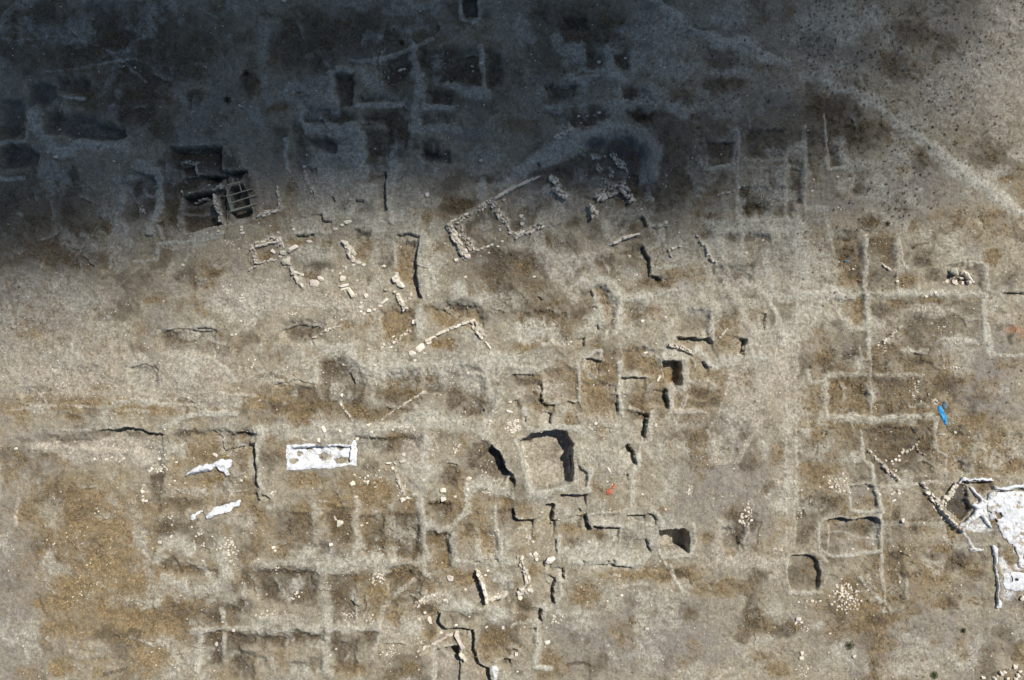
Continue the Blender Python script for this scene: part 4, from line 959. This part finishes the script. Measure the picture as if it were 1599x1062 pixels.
for pi, (cx, cy, rx, ry, n, size, lab) in enumerate(PILES):
    r = random.Random(pi+900)
    for k in range(n):
        q = math.sqrt(r.random())*(1 if r.random() < .7 else 1.35); th = r.uniform(0, 6.283); l = size*r.uniform(.45, 1.15)
        allst.append(dict(x=cx+q*rx*math.cos(th), y=cy+q*ry*math.sin(th), l=l, w=l*r.uniform(.6, .95), a=r.uniform(0, 180), h=l*M*r.uniform(.35, .6), pile=pi))
allst = [s for s in allst if -2 < s['x'] < 1601 and -2 < s['y'] < 1064]
allst.sort(key=lambda s: -s['l']*s['w'])
ind, rest = allst[:298], allst[298:]
def where(x, y):
    n = min(LM, key=lambda q: math.hypot(q[1]-x, q[2]-y)); return n[0], DIRS[int(round(math.degrees(math.atan2(y-n[2], x-n[1]))/45)) % 8], math.hypot(n[1]-x, n[2]-y)
buck = {}
for s in ind: s['lm'], s['dir'], s['d'] = where(s['x'], s['y']); buck.setdefault((s['lm'], s['dir']), []).append(s)
for k, L in buck.items():
    L.sort(key=lambda s: s['d'])
    for i, s in enumerate(L):
        form = 'long' if s['l']/s['w'] > 1.7 else ('blocky' if s['l'] > 7 else 'rounded'); sz = 'large' if s['l'] > 10 else 'medium' if s['l'] > 5.5 else 'small'
        s['lab'] = f"{sz} {form} pale stone, {ORD[i] if i < 12 else str(i+1)+'th '}closest {k[1]} {k[0]}"
for i, s in enumerate(ind):
    r = random.Random(i+77); big = s['l'] > 5
    v, f = rock((BIG if big else SMALL)[r.randrange(10)], 0, 0, -.03, s['l']*M, s['w']*M, s['h'], s['a'], r.uniform(-.12, .12))
    t_ = tnt(r, .85, 1.15)
    o = bpy.data.objects.new('stone', mesh_np('stone', v, f, rock_m if r.random() < .9 else rock_pink, {'tint': np.repeat([t_], len(v), 0)})); link(o)
    o.location = (wx(s['x']), wy(s['y']), float(hgt(s['x'], s['y']))); tag(o, s['lab'], 'stone', 'loose pale stones lying about the dig')
# the thousands of smaller stones and pebbles
parts, tn = [], []
r = random.Random(3)
for s in rest:
    parts.append(rock(TINY[r.randrange(6)] if s['l'] < 3 else SMALL[r.randrange(14)], wx(s['x']), wy(s['y']), float(hgt(s['x'], s['y']))-.02, s['l']*M, s['w']*M, s['h'], s['a'])); tn.append(tnt(r, .8, 1.15))
cand = rng.rand(110000, 2)*[1640, 1100]-[20, 20]
dens = sstep(.5, .75, fbm(cand[:, 0], cand[:, 1], 60, 71, 4, .6))*.30+.018+.10*samp(MK['p'], cand[:, 0], cand[:, 1])*sstep(.5, .7, fbm(cand[:, 0], cand[:, 1], 14, 72, 2))
dens *= 1-.6*sstep(500, 200, cand[:, 1])
cand = cand[rng.rand(len(cand)) < dens]
zz = hgt(cand[:, 0], cand[:, 1])
for (x, y), z in zip(cand, zz):
    l = .08+.24*r.random()**3; parts.append(rock(TINY[r.randrange(6)], wx(x), wy(y), float(z)-.01, l, l*.8, l*.5, r.uniform(0, 180))); tn.append(tnt(r, .7, 1.15))
v, f, c = merge(parts, tn)
o = bpy.data.objects.new('scattered_small_stones', mesh_np('scattered_small_stones', v, f, rock_m, {'tint': c})); link(o)
tag(o, 'countless small pale stones and chips scattered over the dry ground', 'gravel', kind='stuff')

# ------------------------------------------------------------------ dry grass (uncountable)
N = 900000
gx = rng.rand(N)*1640-20; gy = rng.rand(N)*1103-20
den = np.clip(.75*samp(MK['g'], gx, gy)+.45*samp(MK['b'], gx, gy)-.6*samp(MK['c'], gx, gy)-.5*samp(MK['p'], gx, gy)-samp(MK['w'], gx, gy), 0, 1)*sstep(.35, .6, fbm(gx, gy, 7, 75, 3))+.02
k = rng.rand(N) < den*.6; gx, gy = gx[k], gy[k]; n = len(gx); B = 4
print('tufts', n)
gz = hgt(gx, gy); bx_, by_ = wx(gx), wy(gy)
dirf = fbm(gx, gy, 50, 76, 2)*12.6
gb = samp(MK['g'], gx, gy); bb = samp(MK['b'], gx, gy)
th = dirf[:, None]+rng.normal(0, 1.1, (n, B)); Ln = (.14+.26*rng.rand(n, B))*(.7+.5*gb[:, None]); hh = .06+.16*rng.rand(n, B); wd = .028+.03*rng.rand(n, B)
ox_ = rng.normal(0, .07, (n, B)); oy_ = rng.normal(0, .07, (n, B))
X0 = bx_[:, None]+ox_; Y0 = by_[:, None]+oy_; cx_, sx_ = np.cos(th), np.sin(th); z0 = gz[:, None]-.02
Vt = np.stack([np.stack([X0-sx_*wd, Y0+cx_*wd, z0+0*wd], -1), np.stack([X0+sx_*wd, Y0-cx_*wd, z0+0*wd], -1), np.stack([X0+cx_*Ln, Y0+sx_*Ln, z0+hh], -1)], 2).reshape(-1, 3)
Ft = np.arange(len(Vt)).reshape(-1, 3)
base = np.array([.335, .240, .122])*(1-.35*bb[:, None]); base = base*(.35+1.0*rng.rand(n, 1)); base[:, 2] *= (.8+.5*rng.rand(n))
ct = np.repeat(base, B*3, 0)
o = bpy.data.objects.new('dry_grass', mesh_np('dry_grass', Vt, Ft, straw_m, {'tint': ct})); link(o)
tag(o, 'dry ochre grass tufts covering the hollows and open ground', 'grass', kind='stuff')

# ------------------------------------------------------------------ shrubs
def leafball(seed, n, rad, flat, colr, leaf=.07):
    r = np.random.RandomState(seed); d = r.normal(size=(n, 3)); d /= np.linalg.norm(d, axis=1)[:, None]; q = r.rand(n, 1)**.4*(.7+.5*np.abs(np.sin(3*np.arctan2(d[:, 1], d[:, 0])+seed)))[:, None]
    P = d*q*rad; P[:, 2] = np.abs(P[:, 2])*flat+.03
    a = r.normal(size=(n, 3)); a /= np.linalg.norm(a, axis=1)[:, None]; b = np.cross(a, r.normal(size=(n, 3))); b /= np.linalg.norm(b, axis=1)[:, None]
    V_ = np.stack([P-a*leaf, P+b*leaf*.5, P+a*leaf, P-b*leaf*.5], 1).reshape(-1, 3); c = np.array(colr)*(.5+.9*r.rand(n, 1))
    return V_, np.arange(len(V_)).reshape(-1, 4), np.repeat(c, 4, 0)
def shrub(px, py, rad, colr, lab, n=260):
    e = empty('shrub', (wx(px), wy(py), float(hgt(px, py)))); tag(e, lab, 'bush')
    v, f, c = leafball(int(px), n, rad, .8, colr); link(bpy.data.objects.new('foliage', mesh_np('foliage', v, f, leaf_m, {'tint': c})), e)
    sv, sf, sc = [], [], []
    for q in range(6):
        a = q*1.05; tip = np.array([math.cos(a)*rad*.6, math.sin(a)*rad*.6, rad*.6]); w2 = .02
        m0 = len(sv)*1
        ring0 = [(-w2, -w2, -.05), (w2, -w2, -.05), (w2, w2, -.05), (-w2, w2, -.05)]; b0 = len(sv); sv += ring0+[tuple(tip)]
        sf += [(b0, b0+1, b0+4), (b0+1, b0+2, b0+4), (b0+2, b0+3, b0+4), (b0+3, b0, b0+4)]
    sv = np.array(sv); link(bpy.data.objects.new('stem', mesh_np('stem', sv, sf, straw_m, {'tint': np.repeat([(.12, .08, .05)], len(sv), 0)})), e)
shrub(1327, 1007, .75, (.085, .095, .025), 'rounded olive-green bush alone on the grey ground below the rounded trench', 420)
shrub(1459, 1054, .62, (.06, .10, .015), 'bright green bush cut by the bottom edge of the photo', 380)
shrub(1504, 984, .42, (.035, .06, .02), 'small dark green bush on the grey soil below the white covered ruin', 200)
shrub(355, 156, .62, (.035, .032, .012), 'round dark bush standing alone on bare shaded ground', 300)
shrub(386, 115, .5, (.04, .035, .02), 'ragged brown bush at the head of the dark patch in the shade', 200)
shrub(628, 67, .42, (.10, .065, .02), 'small rusty bush at the rim of the shaded upper hollows', 180)
shrub(1586, 904, .35, (.03, .05, .03), 'small dark green plant growing on the white covering', 120)
shrub(1386, 349, .5, (.10, .055, .02), 'rusty brown bush in the scrub left of the long pale earth strip', 200)
protos = []
for q in range(5):
    v, f, c = leafball(300+q, 46, .27, .7, (.085, .066, .045), .07); protos.append(mesh_np('thorn_bush', v, f, leaf_m, {'tint': c}))
reg = [((1260, 0), (1599, 260), 1.0), ((1300, 250), (1470, 330), .8), ((1300, 330), (1420, 460), .35), ((1250, 360), (1340, 480), .2), ((1150, 560), (1215, 640), .35), ((1000, 0), (1300, 180), .3), ((1540, 560), (1599, 650), .2), ((1400, 960), (1540, 1062), .12)]
pts = []
r = random.Random(21)
while len(pts) < 1500:
    a, b, wgt = reg[r.randrange(len(reg))]
    if r.random() > wgt*((b[0]-a[0])*(b[1]-a[1])/88000): continue
    x, y = r.uniform(a[0], b[0]), r.uniform(a[1], b[1])
    if noise(np.array(x), np.array(y), 18, 77) < .38: continue
    if x > 1460 and 150 < y < 260 and r.random() < .5: continue
    pts.append((x, y, .35+.9*r.random()**2.5))
hand = [(1484,165,1.3),(1475,170,1.4),(1466,172,1.2),(1455,198,1.1),(1556,182,1.3),(1450,232,1.6),(1470,120,1),(1438,147,1.1),(1384,288,1.6),(1428,270,1.3),(1360,286,1.2),(1400,326,1.3),(1412,337,1.1),(1342,342,1.2),(1327,317,1.3),(1254,345,1.2),(1245,365,1.1),(1258,362,1.2),(1333,390,1.3),(1326,400,1.6),(1281,390,1.2),(1362,345,1.2),(1369,351,1.1),(1390,395,1),(1451,271,1.1),(1459,301,1.1),(1307,355,1.1),(1529,102,1.3),(1429,46,1.3)]
pts = sorted(pts, key=lambda q: -q[2]); big_, small_ = hand+pts[:230], pts[230:]
for i, (x, y, s_) in enumerate(big_):
    o = bpy.data.objects.new('thorn_bush', protos[i % 5]); link(o); o.location = (wx(x), wy(y), float(hgt(x, y))); o.scale = (s_*.62,)*3; o.rotation_euler = (0, 0, i*1.3)
    if y < 260: l_ = 'small dark thorn bush on the bare slope in the upper right part'
    elif x > 1380 and y < 340: l_ = 'small dark thorn bush above the long pale earth strip'
    elif x > 1240 and y < 520: l_ = 'small dark thorn bush left of the long pale earth strip'
    elif x < 1240: l_ = 'small dark thorn bush right of the L-shaped black pit'
    else: l_ = 'small dark thorn bush on the grey ground at the lower or far right'
    tag(o, l_, 'bush', 'dark thorn bushes')
vs, fs, cs, off = [], [], [], 0
for i, (x, y, s_) in enumerate(small_):
    v, f, c = leafball(400+i % 9, 16, .27, .7, (.095, .075, .052), .08); v = v*s_*.95+np.array([wx(x), wy(y), float(hgt(x, y))]); vs.append(v); fs.append(f+off); cs.append(c); off += len(v)
o = bpy.data.objects.new('low_scrub', mesh_np('low_scrub', np.concatenate(vs), np.concatenate(fs), leaf_m, {'tint': np.concatenate(cs)})); link(o)
tag(o, 'dark specks of low dry scrub dotting the pale slope', 'scrub', kind='stuff')

# ------------------------------------------------------------------ white protective sheets laid over walls and floors
def pp(s, ox=0, oy=0, sc=1): return np.array([(ox+float(a.split(',')[0])/sc, oy+float(a.split(',')[1])/sc) for a in s.split()])
def sheet(name, lab, polys, holes, mound, cat, ms=8, wr=.07, dirty=.25):
    lo = np.min([p.min(0) for p in polys], 0)-4; hi = np.max([p.max(0) for p in polys], 0)+4
    xs = np.arange(lo[0], hi[0], .8); ys = np.arange(lo[1], hi[1], .8); X, Y = np.meshgrid(xs, ys)
    qx = X+(noise(X, Y, 7, 81)-.5)*3+(noise(X, Y, 2.5, 82)-.5)*1.6; qy = Y+(noise(X, Y, 7, 83)-.5)*3+(noise(X, Y, 2.5, 84)-.5)*1.6
    ins = np.zeros(X.shape, bool); D = np.full(X.shape, -99.)
    for p in polys: i_ = inside(qx, qy, p); d = dist(qx, qy, p, True)[0]; ins |= i_; D = np.maximum(D, np.where(i_, d, -d))
    for (cx, cy, rx, ry) in holes: ins &= np.hypot((qx-cx)/rx, (qy-cy)/ry) > .4+1.0*fbm(X, Y, 4, 88, 3, .7)
    f_ = np.clip(D/ms, 0, 1); f_ = f_*(2-f_)
    Z = hgt(X, Y)+.05+mound*f_*(.7+.6*noise(X, Y, 9, 85))+wr*np.abs(fbm(X, Y, 8, 86, 3, .6)-.5)*2.5*np.clip(D/2, 0, 1)
    q = ins[:-1, :-1] & ins[1:, :-1] & ins[:-1, 1:] & ins[1:, 1:]; jj, ii = np.nonzero(q); W_ = X.shape[1]
    F_ = np.stack([(jj+1)*W_+ii, (jj+1)*W_+ii+1, jj*W_+ii+1, jj*W_+ii], 1); used, inv = np.unique(F_, return_inverse=True)
    Vv = np.stack([wx(X).ravel(), wy(Y).ravel(), Z.ravel()], 1)[used]; c = Vv.mean(0); c[2] = Vv[:, 2].min(); Fq = inv.reshape(F_.shape); n_ = len(Vv)
    DT = np.clip((fbm(X, Y, 9, 89, 4, .7)-.5)*3*dirty*2+dirty*np.clip(D/5, 0, 1)*.9, 0, 1).ravel()[used]; DT = {'tint': np.stack([DT]*3, 1)}
    o = bpy.data.objects.new(name, mesh_np(name, Vv-c, Fq, cloth_m, DT, True)); link(o); o.location = c
    md = o.modifiers.new('thickness', 'SOLIDIFY'); md.thickness = .02; md.offset = -1
    tag(o, lab, cat); return o
sheet('protective_sheet', 'lumpy white sheet wrapped over a bent wall, the upper of the two at left', [pp('75,350 100,322 150,290 200,255 250,235 300,246 335,225 400,200 450,198 487,215 480,262 452,300 462,340 430,347 410,312 375,305 350,272 310,292 250,312 160,330 120,340', 270, 680, 5.33)], [], .65, 'sheet', 5, .16)
sheet('protective_sheet', 'straight white sheet over a slanting low wall, the lower of the two at left', [pp('265,680 310,635 330,600 380,588 540,538 562,560 550,592 460,640 330,687 290,692', 270, 680, 5.33)], [], .5, 'sheet', 4, .12)
sheet('protective_sheet', 'small torn white scrap of sheet left of the lower wrapped wall', [pp('138,668 165,650 235,622 252,640 190,668 195,690 155,707', 270, 680, 5.33)], [], .12, 'sheet', 4, .06)
T5 = lambda x, y, rx, ry: (270+x/5.33, 680+y/5.33, rx/5.33, ry/5.33)
sheet('trench_lining', 'white cloth lining a small rectangular trench, ochre soil showing through', [pp('950,72 1180,68 1190,88 1255,98 1320,62 1430,78 1480,74 1490,50 1528,45 1535,265 1480,245 1380,270 1010,285 950,280', 270, 680, 5.33)],
      [T5(1010, 215, 30, 22), T5(1050, 155, 24, 20), T5(1240, 182, 44, 30), T5(1415, 208, 80, 26), T5(1390, 105, 30, 20), T5(1130, 120, 22, 12)], .0, 'sheet', 6, .05, .2)
sheet('protective_sheet', 'large white sheet spread over the ruin at the right edge, stained with ochre spots', [pp('1541,784 1548,776 1560,769 1602,766 1602,889 1590,888 1586,880 1590,872 1585,855 1572,847 1563,836 1555,820 1546,810 1542,798')],
      [(1559, 804, 5.5, 5), (1552, 815, 4, 6), (1577, 868, 9, 13), (1584, 880, 6, 4), (1600, 870, 4, 6), (1553, 800, 2.5, 3), (1545, 800, 3, 2)], .1, 'sheet', 6, .10, .3)
sheet('protective_sheet', 'smaller lower white sheet right of the white strip at the right edge', [pp('1580,893 1602,893 1602,922 1572,923 1564,912 1566,899 1574,898')], [(1578, 905, 2.5, 5), (1586, 905, 2, 2)], .08, 'sheet', 5, .08)
sheet('protective_sheet', 'narrow white covered wall top along the upper edge of the white ruin', [pp('1496,752 1503,742 1512,747 1530,745 1547,746 1552,751 1545,752 1528,749 1512,751 1503,753 1495,758')], [], .35, 'sheet', 3, .08)
sheet('protective_sheet', 'long white covered wall reaching the right edge above the large white sheet', [pp('1550,754 1556,761 1575,757 1602,753 1602,761 1575,765 1556,766 1550,764')], [], .35, 'sheet', 3, .05)
sheet('protective_sheet', 'white X-shaped covered wall crossing at the left of the white ruin', [pp('1515,759 1520,760 1533,776 1540,780 1544,769 1552,767 1553,774 1541,787 1534,797 1545,815 1548,826 1541,822 1529,806 1515,818 1503,829 1496,820 1516,804 1522,796 1514,788 1528,783 1528,780 1517,768')], [], .4, 'sheet', 4, .14)
sheet('protective_sheet', 'tall thin white covered wall running down below the large white sheet', [pp('1547,850 1555,851 1557,862 1558,868 1555,882 1558,900 1561,930 1566,943 1563,950 1555,951 1557,938 1554,905 1550,870 1546,855')], [], .4, 'sheet', 3, .10)

# ------------------------------------------------------------------ timber lining over the pit
def bxm(p, q, w_, h_):
    p = np.array(p, float); q = np.array(q, float); d = q-p; L = np.linalg.norm(d); d /= L
    up = np.array([0, 0, 1.]) if abs(d[2]) < .9 else np.array([1., 0, 0]); s = np.cross(d, up); s /= np.linalg.norm(s); u = np.cross(s, d)
    c = [p+s*a*w_/2+u*b*h_/2 for a, b in ((-1, -1), (1, -1), (1, 1), (-1, 1))]+[q+s*a*w_/2+u*b*h_/2 for a, b in ((-1, -1), (1, -1), (1, 1), (-1, 1))]
    return np.array(c), [(0, 1, 2, 3), (7, 6, 5, 4), (0, 4, 5, 1), (1, 5, 6, 2), (2, 6, 7, 3), (3, 7, 4, 0)]
def TB(x, y, z=0): return (wx(260+x/9.83), wy(265+y/9.83), z)
zt = float(hgt(402, 320))+.12; base = TB(1100, 460, zt-2.0)
fr = empty('timber_shoring', base); tag(fr, 'greyish timber shoring of boards and poles across a brown pit in half shade', 'wooden frame')
def beam(name, a, b, w_, h_, m, z=0.):
    pa, pb = TB(*a, zt+z), TB(*b, zt+z); v, f = bxm(np.subtract(pa, base), np.subtract(pb, base), w_, h_)
    return link(bpy.data.objects.new(name, mesh_np(name, v, f, m)), fr)
beam('side_board', (955, 425), (1020, 640), .50, .10, board_m, -.05)
beam('side_board', (935, 260), (950, 425), .30, .10, board_m, -.05)
beam('end_board', (990, 630), (1285, 560), .28, .10, board_m, -.06)
beam('edge_beam', (940, 240), (1145, 192), .22, .20, wood_m, .05)
beam('pole', (1048, 148), (928, 420), .10, .10, wood_m, .22)
beam('pole', (1115, 180), (1168, 345), .12, .12, wood_m, .18)
beam('pole', (930, 415), (1325, 298), .13, .13, wood_m, .10)
beam('pole', (975, 522), (1390, 393), .13, .13, wood_m, .10)
beam('pole', (1000, 645), (1395, 523), .15, .14, wood_m, .10)
beam('brace', (1060, 590), (1240, 540), .12, .12, wood_m, -.8)
for (x, y) in ((945, 415), (1005, 630), (1140, 205), (1270, 575), (940, 262)):
    v, f = bxm(np.subtract(TB(x, y, zt-2.3), base), np.subtract(TB(x, y, zt+.02), base), .14, .14); link(bpy.data.objects.new('post', mesh_np('post', v, f, wood_m)), fr)
for (a, b) in (((930, 260), (1005, 635)), ((1005, 640), (1280, 572))):     # upright shoring walls
    for q in range(3):
        za = zt-.35-q*.5; v, f = bxm(np.subtract(TB(*a, za), base), np.subtract(TB(*b, za), base), .05, .42); link(bpy.data.objects.new('shoring_board', mesh_np('shoring_board', v, f, board_m)), fr)

# ------------------------------------------------------------------ plastic scraps and a cord
def scrap(name, lab, P, ws, mat, cat='plastic scrap'):
    P = np.array(P, float); r = np.random.RandomState(int(P[0, 0])); L = np.concatenate([[0], np.cumsum(np.hypot(*(P[1:]-P[:-1]).T))]); n_ = max(10, int(L[-1]*2)); m_n = 9
    ss = np.linspace(0, L[-1], n_); cx = np.interp(ss, L, P[:, 0]); cy = np.interp(ss, L, P[:, 1]); wv = np.interp(ss, L, ws)*(.75+.5*r.rand(n_))
    dx, dy = np.gradient(cx), np.gradient(cy); q = np.hypot(dx, dy); nxv, nyv = -dy/q, dx/q; V_ = []
    for i in range(n_):
        for j in range(m_n):
            o_ = (j/(m_n-1)-.5)*wv[i]; x, y = cx[i]+nxv[i]*o_+r.normal(0, .12), cy[i]+nyv[i]*o_+r.normal(0, .12)
            V_.append((wx(x), wy(y), float(hgt(x, y))+.06+.16*r.rand()*(0 if j in (0, m_n-1) else 1)))
    V_ = np.array(V_); c = V_.mean(0); c[2] = V_[:, 2].min(); F_ = [(i*m_n+j, i*m_n+j+1, (i+1)*m_n+j+1, (i+1)*m_n+j) for i in range(n_-1) for j in range(m_n-1)]
    o = bpy.data.objects.new(name, mesh_np(name, V_-c, F_, mat)); link(o); o.location = c
    md = o.modifiers.new('thickness', 'SOLIDIFY'); md.thickness = .012; tag(o, lab, cat)
scrap('plastic_scrap', 'crumpled bright blue plastic lying on dry ground at the right', [(1467.5, 634), (1469.5, 641), (1473, 648), (1477, 657), (1479, 664)], [4, 8.5, 8.5, 6, 3], blue_m)
scrap('plastic_scrap', 'faint blue-grey plastic shred just above the bright blue plastic', [(1475, 627), (1476, 633), (1477, 638)], [2, 6, 4], plain('faded_blue_plastic', (.22, .32, .42), (.18, .24, .30), .5))
scrap('plastic_scrap', 'larger lower half of the torn orange plastic near the deep square pit', [(954.5, 763), (951.5, 767), (949, 772)], [4, 8.5, 5], orange_m)
scrap('plastic_scrap', 'smaller upper half of the torn orange plastic near the deep square pit', [(959.5, 754.5), (958, 759), (957, 762.5)], [2, 4.5, 4], orange_m)
scrap('plastic_scrap', 'tiny blue scrap among dark bushes left of the long pale earth strip', [(1321, 407), (1324, 408), (1327, 406)], [1, 2.5, 1], blue_m)
def cord(lab, P, w_=.05):
    P = np.array(P); V_, F_ = [], []; c = np.array([wx(P[0][0]), wy(P[0][1]), float(hgt(*P[0]))]); q = []
    for a, b in zip(P[:-1], P[1:]):
        for s_ in np.linspace(0, 1, 6)[:-1]: q.append(a+(b-a)*s_)
    q.append(P[-1]); q = [(wx(x), wy(y), float(hgt(x, y))+.05) for x, y in q]; off = 0
    for a, b in zip(q[:-1], q[1:]):
        v, f = bxm(np.array(a)-c, np.array(b)-c, w_, w_); V_.append(v); F_ += [tuple(k_+off for k_ in t_) for t_ in f]; off += 8
    o = bpy.data.objects.new('cord', mesh_np('cord', np.concatenate(V_), F_, cord_m)); link(o); o.location = c; tag(o, lab, 'cord')
cord('thin dark cord trailing from the blue plastic to a small white stone', [(1479, 665), (1482, 669), (1489, 676), (1493, 678)])

# ------------------------------------------------------------------ the cloud whose shadow lies on the upper ground
CH = 1100.0
edgeP = np.array([(-1400, 640), (-300, 450), (100, 388), (380, 300), (600, 258), (800, 255), (1000, 270), (1170, 285), (1320, 262), (1480, 175), (1590, 0), (1700, -400)], float)
poly = np.concatenate([edgeP, [(1300, -1500), (-1200, -1700)]])
xs = np.arange(-1700, 1750, 25.); ys = np.arange(-1900, 850, 25.); X, Y = np.meshgrid(xs, ys)
qx = X+(fbm(X, Y, 160, 91, 3)-.5)*80; qy = Y+(fbm(X, Y, 160, 92, 3)-.5)*80
D = dist(qx, qy, poly, True)[0]*np.where(inside(qx, qy, poly), 1, -1)
Th = np.clip((D+230)/560, 0, 1)**1.8*88*(.8+.4*fbm(X, Y, 140, 93, 4))
ok = Th > .4; q = ok[:-1, :-1] & ok[1:, :-1] & ok[:-1, 1:] & ok[1:, 1:]; jj, ii = np.nonzero(q); W_ = X.shape[1]
F_ = np.stack([(jj+1)*W_+ii, (jj+1)*W_+ii+1, jj*W_+ii+1, jj*W_+ii], 1); used, inv = np.unique(F_, return_inverse=True); Fq = inv.reshape(F_.shape); n_ = len(used)
gxp = (wx(X)+SUN[0]/SUN[2]*CH).ravel()[used]; gyp = (wy(Y)+SUN[1]/SUN[2]*CH).ravel()[used]; tt = Th.ravel()[used]
top = np.stack([gxp, gyp, CH+tt*.75], 1); bot = np.stack([gxp, gyp, CH-tt*.25], 1)
ed = {}
for a, b, c, d in Fq:
    for e in ((a, b), (b, c), (c, d), (d, a)):
        if (e[1], e[0]) in ed: del ed[(e[1], e[0])]
        else: ed[e] = 1
side = np.array([(b, a, a+n_, b+n_) for a, b in ed])
cm = bpy.data.materials.new('cloud_vapour'); cm.use_nodes = True; t = cm.node_tree; t.nodes.remove(t.nodes['Principled BSDF'])
vol = t.nodes.new('ShaderNodeVolumePrincipled'); vol.inputs['Color'].default_value = (.75, .77, .80, 1); vol.inputs['Density'].default_value = .042
t.links.new(vol.outputs[0], t.nodes['Material Output'].inputs['Volume'])
o = bpy.data.objects.new('cloud', mesh_np('cloud', np.concatenate([top, bot]), np.concatenate([Fq, Fq[:, ::-1]+n_, side]), cm, None, True)); link(o)
tag(o, None, None, kind='structure')
